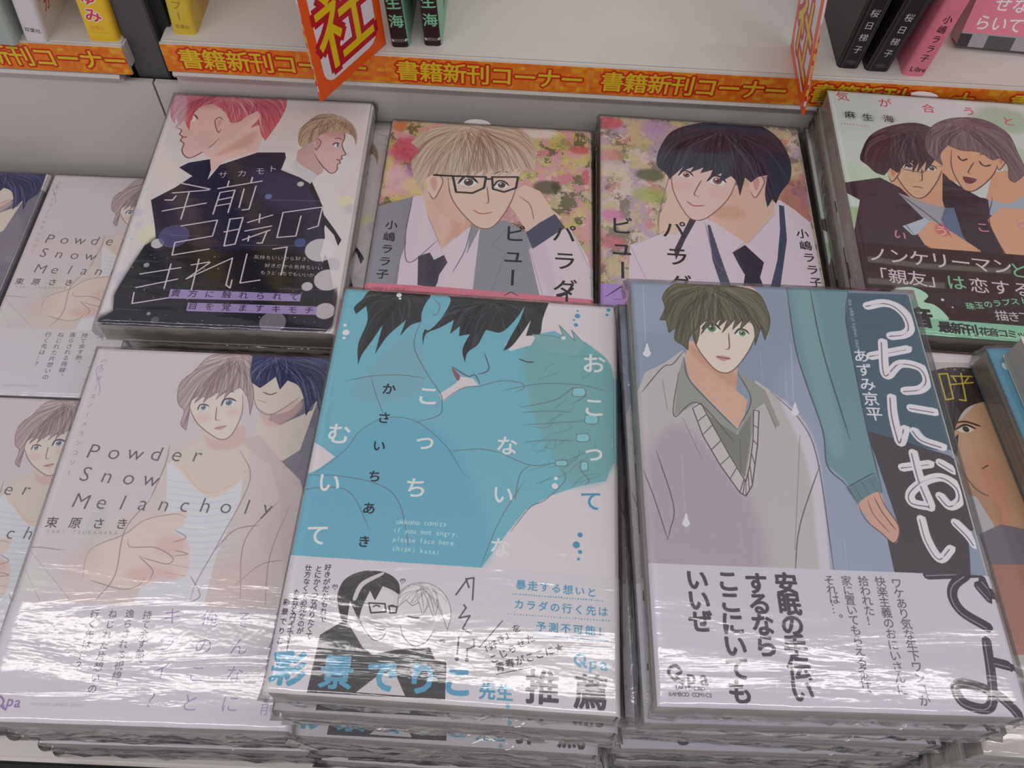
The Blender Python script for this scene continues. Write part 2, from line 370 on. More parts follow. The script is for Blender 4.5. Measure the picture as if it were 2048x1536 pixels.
# flat print of each jacket, in millimetres from its top left corner: F fill, L line, D disc, T text, C clip, W mottled wash
ART = json.loads(r'''{
"turquoise":[
["F",[204,195,200],1,0,0,[-45.3,-1.4,143.7,-18,138.1,192.5,-0.7,201.3]],
["F",[97,172,190],1,0,0,[-8.2,-4.6,93.3,-13.5,91.4,10.2,101.4,17.3,112.9,20.8,122.1,28.5,129.9,42.5,129.5,80.8,124.6,83.5,122.6,89.9,111.8,92.9,99.6,98.3,90.1,105.2,83.2,115.4,73.5,131.6,-3.2,137.1]],
["F",[104,160,158],0.75,3.51,1,[85.6,24.7,101.4,18.4,112.9,21.3,122.1,28.8,129.9,42.5,129.5,80.8,123.8,84.7,121.1,90,107.7,92.3,98.9,77.3,89.3,53.5]],
["F",[72,160,190],0.5,3.49,1,[-4.8,99,14.6,79.1,27.8,67.9,47.2,69.3,63.8,87,73.5,131.6,-3.2,137.1]],
["F",[125,150,160],0.35,3.42,1,[25.2,32.5,35.7,26.1,42.6,47,33,58,11.1,57.2]],
["F",[204,195,200],1,0,0,[-1.4,80.8,3.7,83.2,9.6,87.4,4.4,92.9,-0.8,96.5,-2.6,94.4]],
["F",[204,195,200],1,0,0,[92.1,-13.4,129.2,-16.7,128.4,36,120.9,26.7,113.4,20.7,101.4,17.3,98.6,15.8,91,18.2,88.4,24.5,79,28.6,76.6,25.5,82.8,13.8]],
["F",[204,195,200],1,0,0,[49.5,53.6,53.3,50.3,56.3,47.4,58,43.9,63.6,44.5,66.3,47.7,59.4,49.8,51.4,57.3]],
["H",[47,50,52],[25,28,30],[85,95,98],62,3,0,0.22,[25.5,-0.1],[11,0.3,40.1,-0.5,38.1,14.8,32.9,18,28.7,24.5,30.3,15.4,23.1,25,18.8,35.2,20,19.1,16.6,27.7,12.8,36.8,12.2,41.6,10.6,31,12.8,16.9,11.1,9,7,14,5.6,10.7,8.7,5.2]],
["H",[47,50,52],[22,25,28],[88,98,102],88,5,0,0.25,[69.1,0.5],[49.5,-0.7,95.7,-0.6,93,10.1,92.2,18.1,85.8,19.7,87.7,10.5,83.1,19.9,78.9,26.7,75.9,28.8,79,20.3,82.6,11,84.5,2.7,80.3,11.2,73.9,18.8,67.4,17.9,64.1,26.5,60,31,59.3,36.4,57.6,29.8,60.3,20.8,55.4,22.3,55.3,16.7,51.2,21.5,52.2,13.5,46.3,18.3,40.3,22.4,39.6,28.6,38.9,22.5,42.8,12.1,45.8,4.3]],
["F",[97,172,190],1,0,1,[41.6,0,48.1,0,49.5,4,45.8,14.1,41.4,20.1,38.4,18.1,37,12,38.3,4.9]],
["L",[120,95,100],0.7,0.45,1,1,[41.8,2.3,45,6.1,43.7,11.4,41.3,10.2]],
["L",[95,105,105],0.75,0.5,1,1,[37.1,14.8,35.6,28.9,42,41.8,49.9,53.1,51.2,57.8,50.6,64.1,40.7,68.6]],
["L",[95,105,105],0.75,0.45,1,1,[7.8,50.3,19.4,46.8,31.3,45.3,42.5,46]],
["L",[95,105,105],0.75,0.41,1,1,[18.8,47.4,22.3,56.3,27.1,66]],
["L",[95,105,105],0.75,0.36,1,1,[1.1,97.5,13.2,83.9,18.1,74.5,27.7,67.4,40.7,67.8,54.6,78.3,63,90.5,66.3,92.5]],
["L",[95,105,105],0.75,0.41,1,1,[-3.2,96.7,13.1,95.9,30,98.7,39.2,106.8,45.8,127.5]],
["L",[95,105,105],0.75,0.41,1,1,[-9.5,106.1,5.9,101.6,18.3,102.9,28.7,118.3]],
["L",[95,105,105],0.75,0.45,1,1,[50.9,57.3,59.4,49.8,67,48.1,75.6,44.8,84.4,44.9,86.3,47.6,82.5,50.2]],
["L",[95,105,105],0.75,0.41,1,1,[75.9,50,93.3,44.9,111,44,123.2,46.2]],
["L",[95,105,105],0.75,0.45,1,1,[85.1,57.6,100.2,52.6,108.8,45.5,113.7,49,106.8,54.6]],
["L",[95,105,105],0.75,0.41,1,1,[85.7,60.1,98.2,58.3,108,58.3]],
["L",[95,105,105],0.75,0.41,1,1,[56.9,81,69.4,79.1,77.9,80.1]],
["L",[95,105,105],0.75,0.36,1,1,[86.7,66.2,102.7,63.7,119.9,61.1]],
["L",[95,105,105],0.75,0.4,1,1,[87.1,74.6,98.7,72.5,109.3,72.2]],
["L",[95,105,105],0.75,0.41,1,1,[77.9,80.1,90.8,84.9,101.2,83,105.3,80.3]],
["L",[95,105,105],0.75,0.4,1,1,[84.2,115.3,91.7,104,97.6,100.3,105.6,90.7,103.3,85.1]],
["L",[95,105,105],0.75,0.45,1,1,[111.7,85.6,115.5,89.9,113.9,92.3]],
["L",[95,105,105],0.75,0.41,1,1,[85.4,101.2,86.8,89.8,90.8,84.9]],
["L",[95,105,105],0.75,0.36,1,1,[73.4,130.6,79.9,110.3,89,91.9]],
["F",[150,60,65],0.8,0,1,[53.8,39.5,56.3,41.9,57.8,43.9,57.1,46.3,55.1,43.4]],
["L",[80,60,70],0.8,0.51,1,1,[53.8,39,61.1,43.4,64.3,42.6,66.9,47.1]],
["L",[80,60,70],0.8,0.5,1,1,[67.6,30.6,70.2,38.2,68.6,40.9,65.4,42]],
["L",[60,50,60],0.8,0.65,1,1,[83.3,32.5,87.2,33.8,90.1,33.6]],
["L",[85,125,125],0.55,0.4,1,1,[116,75.2,113.3,77.6,107.6,80.6]],
["L",[85,125,125],0.55,0.4,1,1,[98.2,82.1,98.4,84.1,90.1,87.6]],
["L",[85,125,125],0.55,0.36,1,1,[118.9,86.6,113.2,88.4,108,93.9]],
["L",[85,125,125],0.55,0.4,1,1,[100.2,63,97.1,66.7,90.7,66.6]],
["L",[85,125,125],0.55,0.4,1,1,[99.2,33.6,96.1,35.8,94.3,39.3]],
["L",[85,125,125],0.55,0.35,1,1,[110.4,74.7,110.9,79.2,100.2,83.3]],
["L",[85,125,125],0.55,0.36,1,1,[114.8,79.3,112.6,81.5,110.7,85.8]],
["L",[85,125,125],0.55,0.35,1,1,[101.7,36.7,100.8,38.4,92.6,42.5]],
["L",[85,125,125],0.55,0.35,1,1,[100.8,88.8,95.7,92.7,96.1,92.9]],
["L",[85,125,125],0.55,0.35,1,1,[105.8,51.4,100.6,56.4,101.5,57.5]],
["L",[85,125,125],0.55,0.36,1,1,[108.7,54.9,107.2,57,97.5,63.4]],
["L",[85,125,125],0.55,0.36,1,1,[105.8,63.6,107.3,66.4,97.3,70.3]],
["L",[85,125,125],0.55,0.35,1,1,[106.5,69.7,105.8,71.5,102.3,74.7]],
["L",[85,125,125],0.55,0.4,1,1,[101,71.9,100.6,76.2,95.4,76.1]],
["L",[85,125,125],0.55,0.36,1,1,[97.2,73.3,96.5,77.9,90.8,77.7]],
["L",[85,125,125],0.55,0.4,1,1,[118.9,25.5,118.7,27.5,105.4,29.5]],
["L",[85,125,125],0.55,0.36,1,1,[103.3,58.7,100.5,61.8,95.7,65.8]],
["L",[85,125,125],0.55,0.36,1,1,[107.9,78.9,109.7,80.9,97.5,86.1]],
["L",[85,125,125],0.55,0.31,1,1,[99,70.6,95.5,72.7,90.8,76.5]],
["L",[85,125,125],0.55,0.4,1,1,[111.8,77.2,109.9,80.4,104.5,86]],
["L",[85,125,125],0.55,0.31,1,1,[117.6,70.7,117.7,75.1,111.2,77.3]],
["L",[85,125,125],0.55,0.36,1,1,[98.6,72.4,97.8,75.3,92.9,79.9]],
["L",[85,125,125],0.55,0.41,1,1,[118.7,34.6,112.3,40.4,112.6,38.5]],
["L",[85,125,125],0.55,0.31,1,1,[118.2,86.7,119.4,88,109.2,92.1]],
["L",[85,125,125],0.55,0.35,1,1,[112.8,80.5,108.1,85.5,107.1,87.2]],
["L",[85,125,125],0.55,0.41,1,1,[104.4,86.4,105.3,88.2,93.3,93.2]],
["F",[118,190,200],1,0,1,[107.9,46,112.8,45.6,113.1,49.4,108,49.8]],
["L",[95,105,105],0.8,0.41,1,0,[107.9,46,112.8,45.6,113.1,49.4,108,49.8,107.9,46]],
["F",[118,190,200],1,0,1,[113.6,59.1,118.4,58.7,118.7,62.7,113.7,63.1]],
["L",[95,105,105],0.8,0.4,1,0,[113.6,59.1,118.4,58.7,118.7,62.7,113.7,63.1,113.6,59.1]],
["F",[118,190,200],1,0,1,[110.1,68.7,114.8,68.4,115.1,71.7,110.2,72.1]],
["L",[95,105,105],0.8,0.4,1,0,[110.1,68.7,114.8,68.4,115.1,71.7,110.2,72.1,110.1,68.7]],
["F",[118,190,200],1,0,1,[101.5,82,105.7,81.7,106,84,101.6,84.3]],
["L",[95,105,105],0.8,0.41,1,0,[101.5,82,105.7,81.7,106,84,101.6,84.3,101.5,82]],
["F",[118,190,200],1,0,1,[112,81.9,114.6,81.7,114.8,85.4,112.1,85.6]],
["L",[95,105,105],0.8,0.41,1,0,[112,81.9,114.6,81.7,114.8,85.4,112.1,85.6,112,81.9]],
["F",[118,190,200],1,0,1,[125.1,69,126.8,68.9,127,74.1,125.1,74.3]],
["L",[95,105,105],0.8,0.4,1,0,[125.1,69,126.8,68.9,127,74.1,125.1,74.3,125.1,69]],
["F",[112,165,165],1,0,0,[88.5,18.4,98,18.7,103.7,20.4,100.8,12.3,108.3,20.6,106.6,14.6,113.4,22.4,108.5,28.3,94.8,26.7]],
["L",[95,105,105],0.7,0.41,0,1,[88.5,18.4,98,18.7,103.7,20.4,100.8,12.3,108.3,20.6,106.6,14.6,113.4,22.4]],
["T","お",10.31,[222,212,214],117.1,32.4,0,0,0.03,0,1,1],
["T","こ",9.86,[222,212,214],117.3,55,0,0,0.03,0,1,1],
["T","っ",9.36,[222,212,214],117.3,77,0,0,0.03,0,1,1],
["T","て",8.91,[62,140,180],116.4,99.3,0,0,0.03,0,1,1],
["T","な",8.92,[222,212,214],80.6,76.8,0,0,0.03,0,1,1],
["T","い",8.52,[222,212,214],80.4,99.3,0,0,0.03,0,1,1],
["T","な",7.97,[222,212,214],80.7,121.9,0,0,0.03,0,1,1],
["T","ら",8.32,[62,140,180],79.3,144.2,0,0,0.05,0,1,1],
["T","こ",9.85,[222,212,214],44.8,55,0,0,0.03,0,1,1],
["T","っ",9.34,[222,212,214],46,77.1,0,0,0.03,0,1,1],
["T","ち",8.95,[222,212,214],44.7,98.9,0,0,0.03,0,1,1],
["T","む",9.83,[222,212,214],9.5,76.6,0,0,0.03,0,1,1],
["T","い",9.33,[222,212,214],9.2,99.3,0,0,0.03,0,1,1],
["T","て",8.88,[222,212,214],8.3,121.9,0,0,0.03,0,1,1],
["T","か",5.64,[30,35,45],27.5,52.9,0,0,0.04,0,1,1],
["T","さ",5.49,[30,35,45],27.3,67.4,0,0,0.04,0,1,1],
["T","い",5.33,[30,35,45],27.1,80.9,0,0,0.04,0,1,1],
["T","ち",5.18,[30,35,45],27.2,95,0,0,0.04,0,1,1],
["T","あ",5.04,[30,35,45],27,109.2,0,0,0.04,0,1,1],
["T","き",4.83,[30,35,45],27.1,123.3,0,0,0.04,0,1,1],
["T","okkono comics",2.72,[190,215,215],39.5,113.9,1.55,-0.025,0,0,1,1],
["T","if you not angry,",2.61,[190,215,215],38.6,117.6,1.55,-0.006,0,0,1,1],
["T","please face here.",2.56,[190,215,215],38.9,121.4,1.519,-0.006,0,0,1,1],
["T","chiaki kasai",2.56,[190,215,215],39.2,125.1,1.573,0.036,0,0,1,1],
["D",[62,140,180],1,0,109.2,6.4,1.3,1.3],
["D",[62,140,180],1,0,109.2,3.5,0.5,0.5],
["D",[62,140,180],1,0,107.6,8.8,0.55,0.55],
["D",[62,140,180],1,0,108.6,11.6,1,1],
["D",[62,140,180],1,0,123.7,1.7,1,1],
["D",[62,140,180],1,0,123,4.6,0.7,0.7],
["D",[222,212,214],1,0,25.3,1.4,1.26,1.26],
["D",[222,212,214],1,0,26,3.4,0.66,0.66],
["D",[222,212,214],1,0,4.1,24.6,1.56,1.56],
["D",[222,212,214],1,0,3,20.6,0.76,0.76],
["D",[222,212,214],1,0,3.7,27.7,0.75,0.75],
["D",[222,212,214],1,0,101.5,93.7,1.3,1.3],
["D",[222,212,214],1,0,101.8,90.3,0.85,0.85],
["D",[62,140,180],1,0,112.2,114.3,1.05,1.05],
["D",[62,140,180],1,0,110.8,118.6,1.45,1.45],
["D",[62,140,180],1,0,112.3,121.4,0.85,0.85],
["D",[62,140,180],1,0,111.7,124.4,0.6,0.6],
["D",[222,212,214],1,0,103,19.4,1.01,1.01],
["F",[199,192,199],1,0,0,[-4.5,130.7,-1.2,130.9,70.1,130.6,130,131,129.3,193,-4.1,201.5]],
["C",0,[-4.5,130.7,-1.2,130.9,70.1,130.6,130,131,129.3,193,-4.1,201.5]],
["F",[60,58,60],1,0,0,[16.4,160.6,24.7,154.5,35.3,163,44.7,164.2,57.4,162.4,59.7,166.8,64,167.4,64.8,180.5,15.3,181.2]],
["F",[190,185,188],1,0,0,[32.7,180,40.4,173.1,45.7,172.2,50.4,180.1]],
["F",[196,190,194],1,0,0,[24.5,153.5,29.6,150.3,38.4,159.1,44.7,164.2,36.7,166.5,32.7,164.1]],
["F",[206,200,204],1,0,1,[27.5,143.6,28.4,151.5,31.1,155.8,35.8,160.9,39.2,160.4,41.4,155.8,42.3,148.9,39.7,142.7]],
["L",[80,78,82],1,0.25,1,1,[30.1,153.2,31.1,155.8,35.8,160.9,39.2,160.4,41.1,156.6]],
["F",[208,203,207],1,0,1,[43.9,145,45.4,155,47.2,159.2,51.3,162.2,55.5,160.7,58.3,155.9,58.6,147.6,51.9,141]],
["L",[80,78,82],1,0.32,1,1,[45.4,155,47.2,159.2,51.3,162.2,55.5,160.7,58.3,155.9]],
["D",[120,115,122],0.35,1.86,52.6,152.5,5.62,2.26],
["D",[120,115,122],0.35,1.86,37.8,154.5,5.59,2.21],
["H",[52,50,52],[30,30,32],[110,108,112],36,8,1,0.21,[30.3,135.9],[22.3,151.8,20.5,145.2,22.2,139.2,29.3,135.3,38.1,135.7,42.5,138.8,43.9,143.6,40.8,141.8,36.8,140.5,34.7,146.1,32.3,142.4,30,150.3,29.8,154.1,25.3,146.8,25.3,156.3,23.5,154.5]],
["F",[195,190,194],1,0,1,[26.3,146,28.4,139.8,35.5,135.5,36.4,136.2,29.8,141,27.6,146.6]],
["H",[210,205,208],[110,106,112],[225,222,225],52,9,1,0.2,[52.9,138.6],[43.6,148.4,43.8,142.6,48.1,139,54.8,138.5,61,142.4,63.9,148.9,63.2,155.6,60.6,150.1,58.7,146.8,57.8,152.2,55.3,146.6,53.3,150.6,51.4,145.9,49.1,147.5,46.4,145.3]],
["L",[45,45,50],1,0.56,0,0,[32.6,147.5,38.7,147.4,39.5,150.4,33.9,151.2,32.6,147.5]],
["L",[45,45,50],1,0.56,0,0,[40.3,148.1,43.4,148.2,43.3,150.5,41,150.7,40.3,148.1]],
["L",[45,45,50],1,0.51,0,1,[28.3,147.6,32.7,147.8]],
["L",[50,50,55],1,0.5,1,1,[34.2,148.9,35.6,148.2,37.2,148.7]],
["L",[50,50,55],1,0.5,1,1,[40,148.5,41.4,147.8,43,148.3]],
["L",[60,60,64],1,0.46,1,1,[47.7,151.4,50.2,151.9,52.5,151.8]],
["L",[90,86,92],1,0.32,1,1,[35.9,157.1,38.5,157.3,40.3,156.6]],
["L",[90,88,95],1,0.32,0,1,[19,143.4,17.9,142.1,18.5,141.4,18.8,142.2,19.3,141.4,19.9,141.9,19,143.4]],
["L",[90,88,95],1,0.3,0,1,[18.7,148,17.5,146.8,18.2,146.1,18.5,146.9,18.9,146.1,19.6,146.6,18.7,148]],
["L",[90,88,95],1,0.3,0,1,[44.3,139.2,43.2,137.9,43.9,137.3,44.2,138.1,44.6,137.2,45.3,137.8,44.3,139.2]],
["L",[90,88,95],1,0.3,0,1,[61.7,161,60.7,159.8,61.3,159.2,61.6,159.9,62.1,159.2,62.7,159.7,61.7,161]],
["T","好きがだだもれで",2.52,[52,50,56],14.9,134.8,0.214,2.843,0.02,"v",1,1],
["T","とにかくつながりたくて",2.58,[52,50,56],11.5,135.6,0.09,2.57,0.02,"v",1,1],
["T","仕方なくて必死なのが",2.47,[52,50,56],7.5,135.5,0.144,2.689,0.02,"v",1,1],
["T","たまらなくカワイイです!!",2.53,[52,50,56],4.9,145.5,0.042,1.717,0.02,"v",1,1],
["T","彩景でりこ",2.48,[52,50,56],1.7,149.4,0.125,3.6,0.02,"v",1,1],
["T","彩",11.72,[70,150,185],7.2,173.5,0,0,0.09,0,1,1],
["T","景",11.69,[70,150,185],24.8,173.6,0,0,0.06,0,1,1],
["T","で",10.97,[70,150,185],41.2,173.9,0,0,0.09,0,1,1],
["T","り",10.95,[70,150,185],55.9,173.8,0,0,0.09,0,1,1],
["T","こ",10.64,[70,150,185],68.8,174,0,0,0.09,0,1,1],
["T","先生",5.66,[70,150,185],79.7,176.6,6.4,0.1,0.07,0,1,1],
["T","推薦",11.67,[72,66,74],99.5,174,17.6,0.6,0.055,0,1,1],
["L",[75,72,82],1,0.61,0,0,[65.1,142.1,69,135.5,71.4,134.9,71.6,143.6]],
["L",[75,72,82],1,0.65,0,0,[68.4,135.5,69.8,138.8]],
["L",[75,72,82],1,0.6,0,0,[68.5,145.7,69.4,146.8,67.1,150.8,71.1,149.7,68.8,154.8,72.1,156.4]],
["L",[75,72,82],1,0.6,0,0,[67.7,158,67.6,164.4]],
["L",[75,72,82],1,0.6,0,0,[70.1,159.2,73.4,158.6,73.6,161.1,71.1,162,71.3,164.6]],
["D",[75,72,82],1,0,67.7,165.9,0.76,0.76],
["D",[75,72,82],1,0,71.4,166,0.71,0.71],
["T","暴走する想いと",3.71,[62,140,180],89.7,136.4,4.55,0.183,0.03,0,1,1],
["T","カラダの行く先は",3.61,[62,140,180],89.4,144.1,4.571,0.086,0.03,0,1,1],
["T","予測不可能！",3.6,[62,140,180],98.1,152,4.64,0.06,0.03,0,1,1],
["D",[62,140,180],1,0,86.7,140.2,0.2,0.2],
["D",[62,140,180],1,0,87.7,140.2,0.25,0.25],
["D",[62,140,180],1,0,88.8,140.2,0.2,0.2],
["D",[62,140,180],1,0,89.8,140.2,0.3,0.3],
["D",[62,140,180],1,0,90.9,140.2,0.25,0.25],
["D",[62,140,180],1,0,91.9,140.2,0.3,0.3],
["D",[62,140,180],1,0,93,140.2,0.25,0.25],
["D",[62,140,180],1,0,94,140.2,0.25,0.25],
["D",[62,140,180],1,0,95,140.3,0.27,0.27],
["D",[62,140,180],1,0,96.1,140.3,0.21,0.21],
["D",[62,140,180],1,0,97.1,140.3,0.26,0.26],
["D",[62,140,180],1,0,98.2,140.3,0.2,0.2],
["D",[62,140,180],1,0,99.2,140.3,0.25,0.25],
["D",[62,140,180],1,0,100.3,140.3,0.25,0.25],
["D",[62,140,180],1,0,101.3,140.3,0.3,0.3],
["D",[62,140,180],1,0,102.4,140.3,0.25,0.25],
["D",[62,140,180],1,0,103.4,140.3,0.3,0.3],
["D",[62,140,180],1,0,104.5,140.3,0.25,0.25],
["D",[62,140,180],1,0,105.5,140.3,0.3,0.3],
["D",[62,140,180],1,0,106.6,140.4,0.21,0.21],
["D",[62,140,180],1,0,107.6,140.4,0.26,0.26],
["D",[62,140,180],1,0,108.7,140.4,0.2,0.2],
["D",[62,140,180],1,0,109.7,140.4,0.25,0.25],
["D",[62,140,180],1,0,110.8,140.4,0.2,0.2],
["D",[62,140,180],1,0,111.8,140.4,0.3,0.3],
["D",[62,140,180],1,0,112.9,140.4,0.25,0.25],
["D",[62,140,180],1,0,113.9,140.4,0.3,0.3],
["D",[62,140,180],1,0,114.9,140.4,0.31,0.31],
["D",[62,140,180],1,0,116,140.4,0.25,0.25],
["D",[62,140,180],1,0,117,140.4,0.3,0.3],
["D",[62,140,180],1,0,118.1,140.5,0.21,0.21],
["D",[62,140,180],1,0,119.1,140.5,0.26,0.26],
["D",[62,140,180],1,0,120.2,140.5,0.2,0.2],
["D",[62,140,180],1,0,121.2,140.5,0.25,0.25],
["D",[62,140,180],1,0,85.6,148,0.2,0.2],
["D",[62,140,180],1,0,86.8,148,0.2,0.2],
["D",[62,140,180],1,0,87.9,148,0.25,0.25],
["D",[62,140,180],1,0,89.1,148,0.2,0.2],
["D",[62,140,180],1,0,90.2,148,0.25,0.25],
["D",[62,140,180],1,0,91.4,148,0.2,0.2],
["D",[62,140,180],1,0,92.5,148,0.25,0.25],
["D",[62,140,180],1,0,93.7,148,0.2,0.2],
["D",[62,140,180],1,0,94.8,148,0.26,0.26],
["D",[62,140,180],1,0,96,148,0.2,0.2],
["D",[62,140,180],1,0,97.2,148,0.2,0.2],
["D",[62,140,180],1,0,98.3,148,0.25,0.25],
["D",[62,140,180],1,0,99.5,148,0.2,0.2],
["D",[62,140,180],1,0,100.6,148,0.25,0.25],
["D",[62,140,180],1,0,101.8,148,0.2,0.2],
["D",[62,140,180],1,0,102.9,148,0.25,0.25],
["D",[62,140,180],1,0,104.1,148,0.2,0.2],
["D",[62,140,180],1,0,105.2,148,0.25,0.25],
["D",[62,140,180],1,0,106.4,148,0.2,0.2],
["D",[62,140,180],1,0,107.5,148,0.26,0.26],
["D",[62,140,180],1,0,108.7,148,0.2,0.2],
["D",[62,140,180],1,0,109.9,148,0.2,0.2],
["D",[62,140,180],1,0,111,148,0.25,0.25],
["D",[62,140,180],1,0,112.2,148,0.2,0.2],
["D",[62,140,180],1,0,113.3,148,0.25,0.25],
["D",[62,140,180],1,0,114.5,148,0.2,0.2],
["D",[62,140,180],1,0,115.6,148,0.25,0.25],
["D",[62,140,180],1,0,116.8,148,0.2,0.2],
["D",[62,140,180],1,0,117.9,148,0.25,0.25],
["D",[62,140,180],1,0,119.1,148,0.2,0.2],
["D",[62,140,180],1,0,120.3,148,0.2,0.2],
["D",[62,140,180],1,0,121.4,148,0.3,0.3],
["D",[62,140,180],1,0,122.6,148,0.25,0.25],
["D",[62,140,180],1,0,123.7,148,0.3,0.3],
["D",[62,140,180],1,0,95.6,155.2,0.2,0.2],
["D",[62,140,180],1,0,96.4,155.2,0.3,0.3],
["D",[62,140,180],1,0,97.3,155.2,0.25,0.25],
["D",[62,140,180],1,0,98.1,155.2,0.25,0.25],
["D",[62,140,180],1,0,98.9,155.2,0.3,0.3],
["D",[62,140,180],1,0,99.8,155.3,0.21,0.21],
["D",[62,140,180],1,0,100.6,155.3,0.21,0.21],
["D",[62,140,180],1,0,101.4,155.3,0.26,0.26],
["D",[62,140,180],1,0,102.3,155.3,0.2,0.2],
["D",[62,140,180],1,0,103.1,155.3,0.25,0.25],
["D",[62,140,180],1,0,103.9,155.3,0.26,0.26],
["D",[62,140,180],1,0,104.8,155.3,0.25,0.25],
["D",[62,140,180],1,0,105.6,155.3,0.3,0.3],
["D",[62,140,180],1,0,106.5,155.3,0.25,0.25],
["D",[62,140,180],1,0,107.3,155.4,0.21,0.21],
["D",[62,140,180],1,0,108.1,155.4,0.26,0.26],
["D",[62,140,180],1,0,109,155.4,0.2,0.2],
["D",[62,140,180],1,0,109.8,155.4,0.2,0.2],
["D",[62,140,180],1,0,110.6,155.4,0.25,0.25],
["D",[62,140,180],1,0,111.5,155.4,0.2,0.2],
["D",[62,140,180],1,0,112.3,155.4,0.25,0.25],
["D",[62,140,180],1,0,113.1,155.4,0.3,0.3],
["D",[62,140,180],1,0,114,155.4,0.25,0.25],
["D",[62,140,180],1,0,114.8,155.4,0.25,0.25],
["D",[62,140,180],1,0,115.6,155.5,0.26,0.26],
["D",[62,140,180],1,0,116.5,155.5,0.21,0.21],
["D",[62,140,180],1,0,117.3,155.5,0.2,0.2],
["D",[62,140,180],1,0,118.1,155.5,0.25,0.25],
["D",[62,140,180],1,0,119,155.5,0.2,0.2],
["D",[62,140,180],1,0,119.8,155.5,0.25,0.25],
["D",[62,140,180],1,0,120.6,155.5,0.3,0.3],
["D",[62,140,180],1,0,121.5,155.5,0.25,0.25],
["D",[62,140,180],1,0,122.3,155.5,0.3,0.3],
["D",[62,140,180],1,0,123.1,155.5,0.3,0.3],
["T","「好き」を",3.11,[52,50,56],77.8,162.3,2.775,-2.225,0.02,-26,1,1],
["T","こじらせた",3.06,[52,50,56],81.3,165,3.225,-2.05,0.02,-26,1,1],
["T","青春がここに★",3.26,[52,50,56],83.7,167.7,3.567,-1.383,0.02,-17,1,1],
["L",[52,50,56],1,0.3,1,0,[75.5,161.2,83.5,150.8]],
["L",[52,50,56],1,0.3,1,0,[82.6,170.4,95,167.1]],
["L",[90,165,195],1,0.9,1,0,[113,165.4,111.1,163.7,112,161.6,114.4,161.6,114.5,164.2,113,163.6,115.2,165.6]],
["T","pa",5.41,[90,165,195],117.8,164,4,0.2,0.04,0,1,1],
["D",[120,170,190],1,0,87.4,181.1,0.86,0.86],
["c"]],
"rain":[
["F",[128,141,162],1,0,0,[-13.2,-11.7,210.7,-23.4,156.8,191.5,-20,196.2]],
["D",[150,162,185],0.4,6.16,8,15.6,12.32,12.32],
["D",[150,162,185],0.4,6.41,20.4,-1.8,10.22,10.22],
["D",[150,162,185],0.4,5.38,55.9,82.8,12.77,12.77],
["D",[150,162,185],0.4,4.88,58,120.7,13.63,13.63],
["F",[142,152,178],0.7,4.63,1,[60.7,49.6,77.8,48.8,84.2,103.4,96.4,119.3,100.6,142.2,54.4,143.8]],
["F",[66,92,108],1,0,0,[97.2,1.5,131.5,1.2,133.3,31,131.6,79.7,119.2,80.2,105.6,77.4,93.3,72.6,90.7,48.2,92.4,27.7]],
["F",[70,62,68],1,0,0,[92.9,72.6,105.9,76.2,117.2,80.3,133.2,85.3,131.4,114,123.3,115.3,120.3,134.1,91.5,133.1,91.6,119.5,97.3,115.3,94.8,90.1]],
["F",[128,141,162],1,0,0,[124,114.7,131.4,114,130.1,135.6,119.2,136]],
["F",[100,140,146],1,0,0,[71.1,-1.5,99,-0.6,94.8,16.9,93.8,45.6,93.4,72.1,93.8,99.8,83.1,105.1,79.9,95,74.1,88.7,75.2,70.6,71.4,49.1,70.3,28.7]],
["F",[120,158,162],0.55,2.37,1,[73.4,1.2,82.6,0.8,82.1,48.6,82.4,81.7,76.2,81.9,73.5,49]],
["F",[92,125,133],1,0,0,[79.8,98.9,92.7,92.3,93.8,99.6,83.1,105.1]],
["L",[62,62,70],0.75,0.6,1,1,[70.9,-0.1,69.9,31.4,71.6,50.3,74.8,72.9,74,89.1,79.6,96.7,83.1,105.1]],
["L",[62,62,70],0.75,0.56,1,1,[98.9,0,94.8,16.9,93.8,45.6,93.3,72.6,93.8,99.8]],
["L",[62,62,70],0.75,0.45,1,1,[79.9,98.4,90.3,92.4,92.9,91.7]],
["L",[62,62,70],0.75,0.45,1,1,[82.6,96.6,85.2,103.3]],
["L",[62,62,70],0.75,0.45,1,1,[86.2,95.2,88.5,101.5]],
["L",[62,62,70],0.75,0.46,1,1,[89.7,93.6,91.6,99.9]],
["L",[62,62,70],0.75,0.6,1,1,[81.4,0.8,81.5,33.4,85.3,77]],
["L",[62,62,70],0.75,0.45,1,1,[92.9,72.6,117.2,80.3,132.2,85.3]],
["L",[62,62,70],0.75,0.51,1,1,[95.1,68.6,120.4,75.6]],
["L",[62,62,70],0.75,0.61,1,1,[122.3,1.6,126.7,31.3]],
["L",[62,62,70],0.75,0.5,1,1,[113.2,61.9,102.1,55.1]],
["F",[200,150,128],1,0,1,[83.1,105.1,92.2,99.7,94.2,107.2,97.3,113.6,95.9,118.9,93.8,120.6,89.7,116.7,86.5,113.6,85,109.2]],
["L",[90,60,62],0.8,0.41,1,1,[83.1,105.1,84.9,111.6,90.2,117.1,93.4,120.6,96.1,118.1,97,113.2,93.6,105.5,92.2,99.7]],
["L",[90,60,62],0.8,0.32,1,1,[87.2,103.3,88.5,109.5,93.1,116.6]],
["L",[90,60,62],0.8,0.41,1,1,[90,101.9,92,108.3,95.7,115.3]],
["L",[90,60,62],0.8,0.4,1,1,[93.9,112.9,95.5,114.5]],
["F",[176,170,170],1,0,0,[-1.6,62,3.8,48.4,12.6,43,20.6,36.2,23.4,41.2,30,60.7,45.2,71.8,50.1,50,59.5,58.2,68.1,69.7,71,88.8,67,139.6,-1.9,141.9]],
["F",[158,140,158],0.75,5.36,1,[1.2,91.6,14.5,73.1,27.6,83.9,41,105,40.7,136.8,0.2,138.1]],
